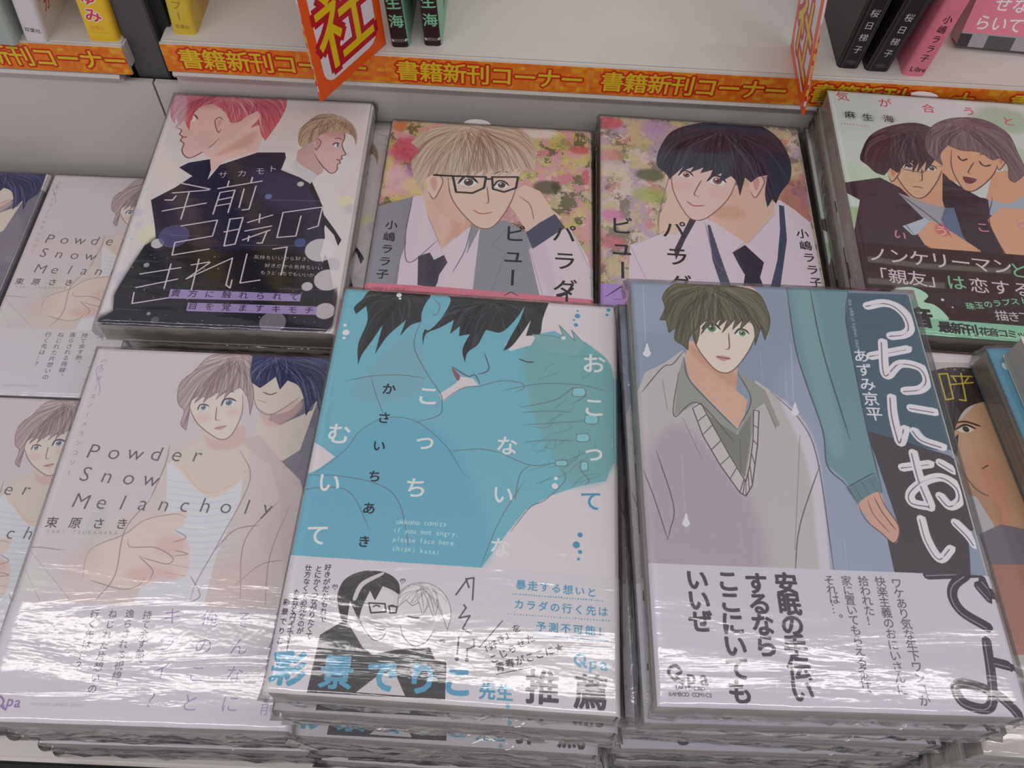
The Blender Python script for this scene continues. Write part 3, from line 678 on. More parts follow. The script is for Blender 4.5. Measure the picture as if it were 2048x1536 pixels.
["F",[196,190,202],0.8,1.16,1,[59.3,59.4,68.3,70.8,71,88.8,67.4,132.1,63.7,132.2,66,89]],
["F",[205,158,132],1,0,0,[23.2,30.9,20.8,46.4,24.4,53.6,33.7,65.3,39.9,73.2,43.7,67.2,45.7,60,41.4,55.3,43.2,45.4,43.4,35.2]],
["F",[188,130,105],0.6,1.2,1,[24.1,33.5,34,42,42,46.7,41.1,54.1,31.5,45.9,25.7,39.8]],
["F",[140,142,132],1,0,0,[21,39.3,22.5,51.3,30.8,62.5,39.9,73.9,38.7,79,39.4,94.4,40.3,95.5,36.9,90.2,30.8,72.4,24.7,62.1,14.4,68.9,18,47.7]],
["F",[140,142,132],1,0,0,[43.1,46.6,47,57.5,44.8,67.2,39.8,74.8,40.3,78.9,40.3,95.5,43.8,83.3,48.2,64.6,52.8,60.9,55.4,72.5,57.6,71.3,53.7,54.8,46.1,48.2]],
["F",[120,120,110],1,0,0,[28.2,67.9,39.5,76.6,46.3,66.6,44.4,78.7,40.1,95.5,32.2,79.2]],
["F",[184,178,176],1,0,0,[22.4,64.8,25.3,77.2,31,90.4,37.5,102,39.7,103.4,42.8,98.6,47.1,80.9,49.8,65.1,47.6,64.7,45.6,78.7,42.9,89.9,40.5,97,39.8,96.1,35.4,86.3,29.8,72.4,26.1,62.3]],
["L",[80,66,76],1,0.45,0,0,[22.4,64.8,25.3,77.2,31,90.4,37.5,102,39.7,103.4,42.8,98.6,47.1,80.9,49.8,65.1]],
["L",[80,66,76],1,0.41,0,0,[26.1,62.3,29.8,72.4,35.4,86.3,39.8,96.1,40.5,97,42.9,89.9,45.6,78.7,47.6,64.7]],
["L",[95,80,88],1,0.36,1,0,[22.4,64.8,26.1,62.3]],
["L",[95,80,88],1,0.4,1,0,[23.8,71.1,28,67.4]],
["L",[95,80,88],1,0.36,1,0,[25.3,77.2,29.8,72.4]],
["L",[95,80,88],1,0.4,1,0,[28.1,83.9,32.6,79.4]],
["L",[95,80,88],1,0.36,1,0,[31,90.4,35.4,86.3]],
["L",[95,80,88],1,0.36,1,0,[34.3,96.2,37.6,91.2]],
["L",[95,80,88],1,0.4,1,0,[37.5,102,39.8,96.1]],
["L",[95,80,88],1,0.4,1,0,[38.6,102.7,40.1,96.6]],
["L",[95,80,88],1,0.31,1,0,[39.7,103.4,40.5,97]],
["L",[95,80,88],1,0.36,1,0,[41.3,101,41.7,93.5]],
["L",[95,80,88],1,0.4,1,0,[42.8,98.6,42.9,89.9]],
["L",[95,80,88],1,0.41,1,0,[44.9,89.9,44.2,84.4]],
["L",[95,80,88],1,0.4,1,0,[47.1,80.9,45.6,78.7]],
["L",[95,80,88],1,0.41,1,0,[48.4,73.1,46.6,71.7]],
["L",[95,80,88],1,0.41,1,0,[49.8,65.1,47.6,64.7]],
["L",[72,60,72],0.75,0.45,1,1,[1.7,58.3,11.4,45.5,15.8,43.6,21.2,36.7]],
["L",[72,60,72],0.75,0.5,1,1,[20.9,40.1,22.1,50.8,31.7,64.2,39.8,74.3]],
["L",[72,60,72],0.75,0.45,1,1,[18,47.7,14.4,68.9,24.7,62.1,38.1,80.1]],
["L",[72,60,72],0.75,0.45,1,1,[43.1,46.6,47.1,59.9,39.8,74.3]],
["L",[72,60,72],0.75,0.5,1,1,[52.8,60.9,55.7,73.2]],
["L",[72,60,72],0.75,0.45,1,1,[55.7,55.2,66.2,68.6,70.4,86.6,68.9,132]],
["L",[72,60,72],0.75,0.45,1,1,[10.9,51.8,11.9,66.2]],
["L",[72,60,72],0.75,0.41,1,1,[6,84.8,11.1,108.2,9,118.5,7.7,122.5]],
["L",[72,60,72],0.75,0.4,1,1,[0.4,93.8,4.1,106.4,7.8,122.1]],
["L",[72,60,72],0.75,0.41,1,1,[65.1,75.6,55.5,124.7]],
["L",[72,60,72],0.75,0.45,1,1,[71,88.8,59,114.6,54,134.4]],
["L",[72,60,72],0.75,0.41,1,1,[17.8,69.5,24.2,88.5]],
["L",[72,60,72],0.75,0.41,1,1,[40.3,78.9,38.8,94.4]],
["F",[216,196,180],1,0,1,[29.5,3.2,26.4,19.2,26.3,31.9,31.7,43,36.5,47,42,45,49.6,34.8,54.9,23.5,59.4,7.7,47.1,-4.6]],
["F",[205,150,122],0.5,1.26,1,[29.5,3.2,28.8,13.4,39,12.4,50.3,15.3,59.4,7.7,47.1,-4.6]],
["L",[90,62,60],0.8,0.5,1,1,[26.4,19.2,26.3,31.9,31.7,43,36.5,47,42,45,49.6,34.8,54.9,23.5]],
["F",[225,220,218],1,0,1,[30.5,24.3,33,21.6,36.2,22.1,37.9,24.6,35.6,26.4,32.3,26.1]],
["D",[90,125,75],1,0,34.4,24.1,1.9,2.01],
["D",[58,52,48],1,0,34.4,24.1,0.85,0.85],
["D",[240,240,240],1,0,34,23.3,0.45,0.45],
["L",[58,52,48],1,1,1,1,[30,24.7,33,21.6,36.2,22.1,38.2,24.7]],
["L",[58,52,48],0.6,0.36,1,1,[31.6,26,34.8,26.7]],
["L",[58,52,48],0.7,0.65,1,1,[31,18.4,35.9,16.9,40,18.8]],
["F",[225,220,218],1,0,1,[44.5,26.4,46.5,24.1,49.1,24.5,50.3,26.5,48.5,27.9,45.9,27.7]],
["D",[90,125,75],1,0,47.6,26.1,1.5,1.56],
["D",[58,52,48],1,0,47.6,26.1,0.65,0.65],
["D",[240,240,240],1,0,47.3,25.5,0.4,0.4],
["L",[58,52,48],1,0.81,1,1,[44.1,26.8,46.5,24.1,49.1,24.5,50.6,26.5]],
["L",[58,52,48],0.6,0.36,1,1,[45.4,27.6,47.9,28.1]],
["L",[58,52,48],0.7,0.6,1,1,[45.3,20.6,49.3,18.9,52.4,20.6]],
["L",[90,62,60],0.8,0.55,1,1,[41.6,26.4,41,34,39.2,35]],
["F",[205,150,122],0.8,0,1,[39.1,35,40.5,34.5,39.5,35.7]],
["F",[190,120,115],0.8,0,1,[34.7,38.8,37.4,38.3,39,38.5,41,39.7,38.2,41,36.4,40.7]],
["L",[90,62,60],1,0.4,1,1,[34.7,38.8,37.8,39.5,41,39.7]],
["L",[205,150,122],0.8,0.55,1,1,[35.8,42.2,38.4,42.6]],
["F",[216,196,180],1,0,1,[23.3,20.5,25.7,18.6,27,21.6,24.8,27.1,23.4,29.1,22.9,26.3]],
["F",[205,150,122],0.7,0,1,[24.1,21.7,25.4,20.2,25.7,22.4,24.3,26]],
["L",[90,62,60],0.8,0.45,1,1,[23.3,20.5,25.7,18.6,27,21.6,24.8,27.1,23.4,29.1,22.9,26.3]],
["H",[98,92,68],[58,52,42],[128,132,100],156,11,1,0.26,[36.2,-0.9],[19.1,1.1,31.8,-1.8,47.4,0.3,57.2,3.5,60.4,13.1,60.6,19.9,57.1,29.3,56.2,22.7,52.4,32.2,53.1,22.9,51.9,18.9,46.6,24.6,48.8,18.7,43.6,24.4,45.6,18.4,38.9,26.2,42.5,18.2,37.1,23.7,39.3,18.4,34.2,23.9,36.1,18.9,29.4,27.6,32.9,19.4,27,25.5,29.7,20,28.5,28,26.7,33.4,25.8,26.9,23.9,30.4,23,36.1,20.8,33.6,17.8,31.2,18.8,24.5,15.5,27.3,14.7,20.7,12,20.8,14.7,13.9,14,8.4]],
["F",[205,205,215],1,0,1,[5.6,33.3,6.4,36.9,6.9,38.9,5.1,40.5,3.5,39.1,4.3,37]],
["L",[190,195,210],0.8,0.55,1,1,[5.7,1.8,5,32.3]],
["F",[205,205,215],1,0,1,[15.7,111.3,16.4,114.2,16.8,115.8,15.2,117,13.8,115.9,14.5,114.2]],
["L",[190,195,210],0.8,0.4,1,1,[16.2,86.6,15.2,110.5]],
["F",[205,205,215],1,0,1,[65.5,60.1,66,63.4,66.3,65.3,64.4,66.8,63,65.4,63.9,63.5]],
["L",[190,195,210],0.8,0.5,1,1,[68.2,30.9,65,59.2]],
["L",[190,195,210],0.7,0.36,1,1,[54.1,36,53.3,51.1]],
["L",[190,195,210],0.7,0.31,1,1,[75.1,119.1,74,130.9]],
["L",[190,195,210],0.7,0.41,1,1,[63.6,44.5,61.6,66.4]],
["L",[190,195,210],0.7,0.35,1,1,[35.9,115.5,35.8,125.4]],
["L",[216,206,214],1,4.39,1,0,[106,8.6,113.2,6.6,118.6,8,122.4,13.3,122.8,19.6,119.7,23.2,113.2,24.6]],
["L",[90,80,92],0.8,0.55,1,0,[105.3,8.9,112.5,6.9,117.8,8.3,121.6,13.7,122,19.9,119,23.5,112.5,24.9]],
["L",[216,206,214],0.8,1.32,1,0,[107.8,7.7,115,5.7,120.4,7.1,124.2,12.4,124.5,18.7,121.5,22.3,115,23.7]],
["L",[216,206,214],1,4.1,1,0,[102.2,35.6,119,31.2]],
["L",[90,80,92],0.8,0.51,1,0,[101.5,35.9,118.3,31.5]],
["L",[216,206,214],0.8,1.22,1,0,[103.9,34.7,120.8,30.3]],
["L",[216,206,214],1,4.16,1,0,[108.8,28,106.7,45,114,39.1,122.3,40.5,124.1,46.8,120.3,51.4,113.2,52.7]],
["L",[90,80,92],0.8,0.52,1,0,[108.1,28.3,106,45.3,113.3,39.4,121.6,40.8,123.4,47,119.5,51.7,112.5,53]],
["L",[216,206,214],0.8,1.22,1,0,[110.5,27.1,108.4,44.2,115.7,38.3,124.1,39.7,125.8,45.9,121.9,50.6,114.8,51.9]],
["L",[216,206,214],1,3.95,1,0,[106.7,56.1,105.5,64.6,105.4,73.5,106,77.3,109.1,71]],
["L",[90,80,92],0.8,0.55,1,0,[106,56.4,104.8,64.9,104.8,73.7,105.4,77.6,108.4,71.3]],
["L",[216,206,214],0.8,1.21,1,0,[108.3,55.3,107.1,63.8,107,72.7,107.6,76.6,110.7,70.2]],
["L",[216,206,214],1,3.9,1,0,[113.8,60.9,123.5,62.4]],
["L",[90,80,92],0.8,0.48,1,0,[113.2,61.2,122.9,62.7]],
["L",[216,206,214],0.8,1.17,1,0,[115.5,60.1,125.2,61.6]],
["L",[216,206,214],1,3.8,1,0,[112.6,71.8,115.2,75.8,122.7,78.7]],
["L",[90,80,92],0.8,0.55,1,0,[111.9,72,114.5,76.1,122,79]],
["L",[216,206,214],0.8,1.16,1,0,[114.2,71,116.8,75.1,124.3,78]],
["L",[216,206,214],1,3.69,1,0,[104.1,88.6,115.7,86.6]],
["L",[90,80,92],0.8,0.46,1,0,[103.5,88.9,115,86.9]],
["L",[216,206,214],0.8,1.06,1,0,[105.7,87.9,117.3,85.9]],
["L",[216,206,214],1,3.75,1,0,[109.9,81.9,110,93.8,111.4,104.4,110.3,104.9,104.7,103.6,105.1,99.4,111.9,94.2,119.3,92.4,124.2,96.5,123.9,101.9,119.2,104.6,116.3,100.5]],
["L",[90,80,92],0.8,0.5,1,0,[109.2,82.2,109.3,94.1,110.8,104.7,109.7,105.1,104.1,103.9,104.5,99.6,111.2,94.4,118.6,92.6,123.6,96.8,123.2,102.1,118.6,104.8,115.7,100.7]],
["L",[216,206,214],0.8,1.07,1,0,[111.5,81.2,111.5,93.1,113,103.8,111.9,104.2,106.3,103,106.7,98.7,113.4,93.5,120.9,91.7,125.8,95.8,125.4,101.2,120.8,103.9,117.9,99.8]],
["L",[216,206,214],1,3.71,1,0,[119.9,85.8,124.7,89.3]],
["L",[90,80,92],0.8,0.47,1,0,[119.3,86,124,89.6]],
["L",[216,206,214],0.8,1.07,1,0,[121.5,85.1,126.3,88.6]],
["L",[216,206,214],1,3.45,1,0,[106.5,110.4,106.9,119.3,110,126.3,115.2,122.2]],
["L",[90,80,92],0.8,0.41,1,0,[105.9,110.7,106.3,119.6,109.4,126.5,114.6,122.4]],
["L",[216,206,214],0.8,1.01,1,0,[108,109.8,108.4,118.7,111.5,125.7,116.7,121.6]],
["L",[216,206,214],1,3.46,1,0,[119.5,111.4,123,116.3,124.9,120.3]],
["L",[90,80,92],0.8,0.5,1,0,[118.8,111.6,122.4,116.6,124.2,120.5]],
["L",[216,206,214],0.8,1.07,1,0,[121,110.7,124.6,115.7,126.4,119.6]],
["T","あずみ京平",6.46,[216,206,214],97.8,35.8,0,7.15,0.03,0,1,1],
["T","the oddejo kyohei azumi",2.38,[150,170,180],98.7,5.6,-0.055,1.232,0,75,1,1],
["F",[190,187,198],1,0,0,[-8.7,131.2,0,131.7,35.4,131.8,127.5,132.3,146.1,132.4,139.6,191.9,-11.8,196]],
["C",0,[-8.7,131.2,0,131.7,35.4,131.8,127.5,132.3,146.1,132.4,139.6,191.9,-11.8,196]],
["L",[62,55,62],1,3.69,1,0,[103.7,132.7,112.3,132.1,122.9,131.3]],
["L",[150,145,152],0.8,0.45,1,0,[103.1,133.1,111.7,132.5,122.2,131.7]],
["L",[62,55,62],1,3.7,1,0,[117.8,132.6,112.8,136.2,111,141,113.3,146.4,121.1,151.6]],
["L",[150,145,152],0.8,0.47,1,0,[117.2,133,112.1,136.6,110.4,141.4,112.7,146.8,120.4,152]],
["L",[62,55,62],1,3.67,1,0,[121.9,136.3,124.9,141.1]],
["L",[150,145,152],0.8,0.46,1,0,[121.2,136.7,124.2,141.5]],
["L",[62,55,62],1,3.67,1,0,[124.1,134.3,127.2,139.5]],
["L",[150,145,152],0.8,0.46,1,0,[123.4,134.7,126.5,139.9]],
["L",[62,55,62],1,3.41,1,0,[119.2,156.5,117.7,168.2,115.9,176.6,112.5,179.7,105.9,178.2,103.8,174.5,105,171.6,111,172.1,117.4,174.6,121.5,178.4,123.7,181.6]],
["L",[150,145,152],0.8,0.41,1,0,[118.5,156.8,117.1,168.6,115.3,177,111.9,180,105.3,178.6,103.2,174.9,104.4,172,110.4,172.5,116.7,175,120.9,178.8,123.1,182]],
["L",[62,55,62],1,3.46,1,0,[120.3,163.9,126.7,165.4]],
["L",[150,145,152],0.8,0.36,1,0,[119.7,164.3,126,165.8]],
["T","安眠の手伝い",8,[66,60,66],50.2,138,-0.02,7.54,0.075,"v",1,1],
["T","するなら",7.99,[66,60,66],39.1,138.3,0.2,7.467,0.075,"v",1,1],
["T","ここにいても",8.03,[66,60,66],28.8,137.7,-0.04,7.8,0.075,"v",1,1],
["T","いいぜ",8.02,[66,60,66],17.4,137.6,-0.05,7.6,0.075,"v",1,1],
["T","ワケあり気な年下ワンコが",3.84,[92,86,96],91.3,136.4,0.073,3.745,0.01,"v",1,1],
["T","快楽主義のおにいさんに",3.79,[92,86,96],85.3,136,-0.03,3.82,0.01,"v",1,1],
["T","拾われた！",3.79,[92,86,96],79,136,0,3.65,0.01,"v",1,1],
["T","家に置いてもらえる条件、",3.74,[92,86,96],72.7,136.1,0,3.618,0.01,"v",1,1],
["T","それは…。",3.78,[92,86,96],66.4,136.1,0.275,3.525,0.01,"v",1,1],
["L",[66,60,66],1,1.05,1,0,[9.6,173.5,6.9,173.5,4.6,171.3,5.1,169.2,7.3,168.5,8.8,170.5,7,171.9,9.2,174.5]],
["T","pa",5.76,[66,60,66],12.2,172.1,4.4,0.2,0.05,0,1,1],
["T","TAKESHOBO",1.65,[92,86,96],6.7,175.7,1.15,0.025,0.02,0,1,1],
["T","BAMBOO COMICS",1.66,[92,86,96],4.5,177.9,1.15,0.008,0.02,0,1,1],
["c"]],
"pale":[
["F",[198,188,193],1,0,0,[-111.6,-25.4,152.2,-39.4,175.3,206,-17.4,211.5]],
["F",[112,108,124],1,0,0,[94.6,35.3,108.1,26,131.6,13,147.1,138,122.3,138.9,105.4,70.4,94.6,49.3]],
["F",[140,135,150],0.5,3.62,1,[101.9,49,120.5,42.6,130.5,79.7,111,75.3]],
["F",[205,192,182],1,0,0,[87.7,35.6,100.5,40.7,115.1,31.5,118.9,13.6,112.4,54,103.9,61.2,95.1,52.1,91,49.5]],
["F",[205,192,182],1,0,1,[78.3,18.5,79.9,9.4,105.3,8.2,109.9,21.5,104,32,94.5,34.7,87.7,31.3,84.9,25.6]],
["F",[206,165,160],0.7,1.31,1,[89.2,32.7,95.7,34.7,108.1,26,109,32.3,100.5,40.7,93.1,41]],
["F",[196,178,178],1,0,0,[76.8,51.5,91.7,46.7,103.7,59.8,114.9,70,119.6,82.6,123,136.7,90.7,137.8,79.3,81.8]],
["H",[52,55,98],[32,32,66],[130,138,178],114,6,1,0.31,[93.5,-1.1],[75.6,11.1,75.7,1,93.4,-1.8,124.6,-1.4,126.9,16.2,120,25.4,119.3,34.1,116.5,25.6,114.1,29.2,112.4,34.5,109.8,24.4,105.7,17.2,99.9,14.5,97,20,93.7,12.4,90.1,16.5,86.8,19.6,82.5,16.8,80.7,24.3]],
["L",[120,95,95],0.6,0.55,1,1,[84.9,25.6,88.1,32.1,95.7,34.7,107.8,24.5]],
["L",[150,80,80],0.8,0.66,1,1,[86.9,27,91.4,28.2]],
["L",[110,70,75],0.8,0.66,1,1,[88.8,22.2,92.6,23.5,95.9,22.1]],
["F",[202,188,184],1,0,0,[48.6,55.5,61.5,48,82.8,51.2,99.4,62.7,107.2,80.6,118.7,136.8,18.3,140.4,19.7,108.7,27.5,96.3,47.6,85.6]],
["F",[205,205,216],1,0,0,[50.8,64.8,53.5,60.7,63.5,62.9,83,64.7,87.2,61.9,88.6,81.4,83,110.9,82.2,138.1,50.1,139.3,53.2,125.9,58.6,102.4]],
["L",[160,172,208],0.3,0.76,1,1,[52.7,72.6,68.3,74,85.3,70.7]],
["L",[160,172,208],0.3,0.75,1,1,[53.5,75.9,69,77.3,86,74]],
["L",[160,172,208],0.3,0.76,1,1,[54.2,79.2,69.7,80.6,86.6,77.4]],
["L",[160,172,208],0.3,0.76,1,1,[55,82.5,70.4,83.9,87.3,80.7]],
["L",[160,172,208],0.3,0.72,1,1,[55.8,85.8,71.1,87.1,87.9,83.9]],
["L",[160,172,208],0.3,0.71,1,1,[56.5,89,71.8,90.4,88.5,87.2]],
["L",[160,172,208],0.3,0.71,1,1,[57.3,92.2,72.5,93.6,89.2,90.4]],
["L",[160,172,208],0.3,0.72,1,1,[58,95.4,73.2,96.7,89.8,93.6]],
["L",[160,172,208],0.3,0.71,1,1,[58.8,98.5,73.9,99.8,90.4,96.8]],
["L",[160,172,208],0.3,0.71,1,1,[59.5,101.6,74.6,103,91,99.9]],
["L",[160,172,208],0.3,0.65,1,1,[60.3,104.7,75.2,106,91.6,103]],
["L",[160,172,208],0.3,0.65,1,1,[61,107.8,75.9,109.1,92.2,106.1]],
["L",[160,172,208],0.3,0.71,1,1,[61.7,110.8,76.5,112.1,92.8,109.2]],
["L",[160,172,208],0.3,0.71,1,1,[62.4,113.8,77.2,115.1,93.4,112.2]],
["F",[205,192,182],1,0,0,[63.6,46.6,63.8,50.7,56.1,56.5,52.9,63.4,69.2,78.4,78.5,78,89.2,65.8,88.1,56.5,83.7,49.8,81.6,38.7]],
["F",[206,165,160],0.7,1.32,1,[64.5,47.3,70.5,50.4,82.2,41.5,84.7,51.1,76.4,55.6,68.9,54.6]],
["L",[120,95,95],0.6,0.5,1,1,[57.2,64.5,67.5,75.9,75.1,78.1,84.5,72.6,88.5,65.8]],
["F",[215,190,175],0.8,0,1,[54.5,63.3,66.4,75.9,76.7,80.6,88.7,69.8,87.3,67.2,76,76.8,67.7,73.3,57.8,63.1]],
["F",[212,200,190],1,0,1,[47.5,17.8,53.2,31.3,59.7,41.2,69.1,48.3,74.5,49.9,78.3,46.2,80.6,34.9,78.9,23.9,74.3,9.9,57.7,5.1]],
["F",[205,165,160],0.5,1.37,1,[47.5,17.8,52.2,25.8,60,21.2,70.7,19.3,74.3,9.9,57.7,5.1]],
["D",[215,165,160],0.45,1.97,62.1,38.3,3.89,2.52],
["D",[215,165,160],0.45,1.97,76.3,34.3,3.89,2.57],
["L",[140,100,100],0.8,0.55,1,1,[53.2,31.3,59.7,41.2,69.1,48.3,74.5,49.9,78.3,46.2,80.6,34.9,78.9,23.9]],
["F",[225,220,218],1,0,1,[58.6,33.9,59,31.3,61.3,30.7,63.4,31.8,62.7,33.5,60.4,34.4]],
["D",[108,128,150],1,0,61,32.5,1.32,1.42],
["D",[92,78,90],1,0,61,32.5,0.55,0.55],
["D",[240,240,240],1,0,60.5,31.9,0.36,0.36],
["L",[92,78,90],1,0.7,1,1,[58.5,34.3,59,31.3,61.3,30.7,63.7,31.7]],
["L",[92,78,90],0.6,0.41,1,1,[59.9,34.5,62.3,34]],
["L",[92,78,90],0.7,0.67,1,1,[56.1,29.1,58.5,26.3,61.9,26.5]],
["F",[225,220,218],1,0,1,[69.8,30.7,70.4,27.6,73.4,26.8,76.1,28.2,75.1,30.4,72.2,31.4]],
["D",[108,128,150],1,0,73,29.1,1.66,1.76],
["D",[92,78,90],1,0,73,29.1,0.76,0.76],
["D",[240,240,240],1,0,72.4,28.4,0.36,0.36],
["L",[92,78,90],1,0.96,1,1,[69.6,31.2,70.4,27.6,73.4,26.8,76.4,28.1]],
["L",[92,78,90],0.6,0.4,1,1,[71.6,31.6,74.6,31]],
["L",[92,78,90],0.7,0.66,1,1,[67.3,25.9,70.5,22.8,74.8,22.8]],
["L",[140,100,100],0.8,0.6,1,1,[67.6,31.7,68.4,38.7,70,39.4]],
["F",[205,165,160],0.8,0,1,[70.1,39.4,70.8,38.5,70.6,39.9]],
["F",[205,150,150],0.8,0,1,[68.7,44,70.6,42.6,72.1,42.2,74.5,42.4,72.8,44.4,71.1,44.9]],
["L",[140,100,100],1,0.41,1,1,[68.7,44,71.7,43.4,74.5,42.4]],
["L",[205,165,160],0.8,0.55,1,1,[71.5,46.3,73.8,45.7]],
["H",[172,150,150],[118,92,98],[205,190,188],145,21,1,0.25,[70.4,0],[51.2,12.3,57.9,1.9,67.7,-0.5,79.6,0.8,80.2,10.9,84.6,24.1,84.8,35.7,81.7,25.7,78.6,21.5,76.8,20.1,71.6,23.9,73.6,20.9,70.2,27.1,70.4,21.8,66.3,27.5,67.2,22.6,62.8,26.8,64.1,23.5,60.4,29.8,60.9,24.5,56.2,30.1,57.8,25.4,54.5,28.5,54.9,37.1,55.3,45.5,52.3,42.9,51.8,34.4,48.7,31.6,46.3,23,47.2,17]],
["F",[212,190,182],1,0,1,[26.3,120.1,25.2,108.5,40,100.7,46.1,93.1,59.1,90.1,65.7,93.6,61.4,99.9,70.9,106.7,68.6,111.5,71.7,118.4,66.3,120.8,60.2,118.8,54.8,123.6,46.4,125,30.3,122.2]],
["F",[212,190,182],1,0,1,[42.9,98.6,51.4,91.7,62.1,88,66,89.9,60.8,97.4,68.7,102,70.4,106.7,72,113.7,71.3,118.8,62.2,117.6,46,106.5]],
["D",[210,160,155],0.5,2.28,55.9,118.9,11.26,3.65],
["D",[212,165,160],0.5,2.28,61.4,104.7,6.94,4.62],
["L",[135,112,112],0.7,0.41,1,1,[26.7,121.2,26.4,108.4,39.9,100.2,47.2,93.1,60.1,89.6,65.6,91.1]],
["L",[135,112,112],0.7,0.45,1,1,[41.8,103,44.2,106.3,54.9,106.1,63.9,110.5,62.3,113.6,54.2,112,48.4,110.4]],
["L",[135,112,112],0.7,0.48,1,1,[49.4,111.1,56.4,116.6,56.3,120.8]],
["L",[135,112,112],0.7,0.41,1,1,[30.3,122.2,44.4,125.7,51.6,124.1,53.9,120.2]],
["L",[135,112,112],0.7,0.45,1,1,[62,97.4,67.7,100.8,62.2,103.4]],
["L",[135,112,112],0.7,0.41,1,1,[63.7,107,70.2,108.6,63.7,109.8]],
["L",[135,112,112],0.7,0.47,1,1,[62.3,113.6,71.8,114.9]],
["L",[135,112,112],0.7,0.41,1,1,[62.2,117.6,71.8,118.8]],
["L",[135,112,112],0.7,0.5,1,1,[47,83.1,39.4,98.3,40.5,119.5,35,131.5]],
["L",[135,112,112],0.7,0.45,1,1,[15.3,108.8,-2.4,109.5,-2.1,127.9]],
["L",[135,112,112],0.7,0.45,1,1,[0.6,118.7,11.5,132.3]],
["L",[135,112,112],0.7,0.45,1,1,[-1.6,108.3,24.2,131.4]],
["L",[135,112,112],0.7,0.46,1,1,[73.4,118.3,79.8,127.1,76.2,130.6]],
["L",[135,112,112],0.7,0.45,1,1,[83.6,55.3,91.3,71,83.3,101.4,77.2,120.4,75.9,129.5]],
["L",[135,112,112],0.7,0.45,1,1,[107.2,80.6,94.6,101,97.7,128.7]],
["L",[135,112,112],0.7,0.5,1,1,[82,106.2,89.1,96.3,100.1,93.4]],
["L",[135,112,112],0.7,0.4,1,1,[94.2,122.1,103.5,112.5,113.2,109.8]],
["L",[135,112,112],0.7,0.51,1,1,[49.5,54.1,49.7,64.8,47,83.1]],
["L",[135,112,112],0.7,0.45,1,1,[103.7,59.8,117.2,69.9,118,82.7]],
["L",[135,112,112],0.7,0.46,1,1,[112.2,83,107.2,107.7,108.9,130.6]],
["D",[205,165,165],0.3,4.6,23.9,115.5,9.15,6.89],
["D",[205,165,165],0.35,5.65,95.9,119.7,13.53,8.99],
["D",[200,165,165],0.3,5.24,109.6,95.5,9.48,14.15],
["D",[170,180,165],0.3,3.37,25.9,98.8,4.28,14.13],
["D",[198,205,185],0.35,3.39,4.2,123.2,8.99,6.73],
["T","Powder",9.7,[98,92,100],14.3,59.1,10,-0.06,-0.018,8,1,1],
["T","Snow",9.5,[98,92,100],13.9,71.1,10.4,0.433,-0.018,8,1,1],
["T","Melancholy",9.2,[98,92,100],15.8,84.9,9.6,-0.033,-0.018,8,1,1],
["T","束原さき",5.28,[88,82,88],5.5,96,10.6,-0.167,0.02,0,1,1],
["T","SAKI TSUKAHARA",2.09,[150,140,145],5.1,100.4,2.354,-0.038,0,0,1,1],
["T","パウダースノーメランコリー",2.81,[140,132,145],5,7.6,0.067,5.258,0,"v",1,1],
["L",[150,150,185],0.8,0.57,1,1,[3.6,14.6,4.9,10,2.5,13.2,7.3,23.4,7.8,27.7]],
["F",[199,193,200],1,0,0,[-27.2,132.8,-0.5,132.8,115.8,132.5,168.4,132.4,175.3,206,-17.4,211.5]],
["C",0,[-27.2,132.8,-0.5,132.8,115.8,132.5,168.4,132.4,175.3,206,-17.4,211.5]],
["T","持て余す熱、",3.66,[112,106,114],59.2,136.8,0.26,4.14,0.01,"v",1,1],
["T","逸らされる視線、",3.7,[112,106,114],51.6,136.6,0.214,4.357,0.01,"v",1,1],
["T","ねじれた片想いの",3.67,[112,106,114],44.3,136.9,0,4.471,0.01,"v",1,1],
["T","行く先は…？",3.78,[112,106,114],36.6,137.1,0.06,4.4,0.01,"v",1,1],
["T","こんな",7.35,[150,132,178],116.6,136.9,0,9.55,-0.015,"v",1,1],
["T","そんなに",7.42,[150,132,178],100.8,137.5,0.367,11.6,-0.015,"v",1,1],
["T","俺のこと",7.38,[150,132,178],86.4,137.5,-0.3,11.633,-0.015,"v",1,1],
["T","キライ？",7.4,[150,132,178],70,137,0.3,11.567,-0.015,"v",1,1],
["T","前、",6.85,[150,132,178],117.9,173.1,4.1,6,-0.015,"v",1,1],
["L",[140,110,165],1,0.83,1,0,[10.5,176,7.7,176.1,6,173.4,7.6,172.2,9.9,174.1,9.7,176,11.8,177.5]],
["T","pa",5.24,[140,110,165],12.7,174,3.1,0.3,0.04,0,1,1],
["T","TAKESHOBO BAMBOO COMICS",1.4,[165,150,180],21.1,174.9,0.955,-0.005,0,0,1,1],
["c"]],
"coat":[
["F",[207,197,199],1,0,0,[-91.5,-37.3,173.8,-57.1,190.6,205,-13.8,215]],
["D",[190,180,205],0.8,0.71,2,102.3,3.11,3.11],
["D",[195,185,205],0.8,0.71,5,111.8,2.35,2.35],
["D",[212,208,178],0.8,0.66,13.4,118.9,7.89,7.89],
["D",[212,210,165],0.8,0.71,121.5,86.4,4.83,4.83],
["D",[190,180,190],0.8,0.65,125.2,92.1,4.17,4.17],
["D",[190,185,200],0.8,0.66,6,150.3,5.06,5.06],
["D",[185,178,190],0.8,0.66,118.9,135.1,5.13,5.13],
["D",[175,200,195],0.8,0.66,3.2,83.5,1.37,1.37],
["D",[150,200,190],0.8,0.62,3.8,122.5,0.97,0.97],
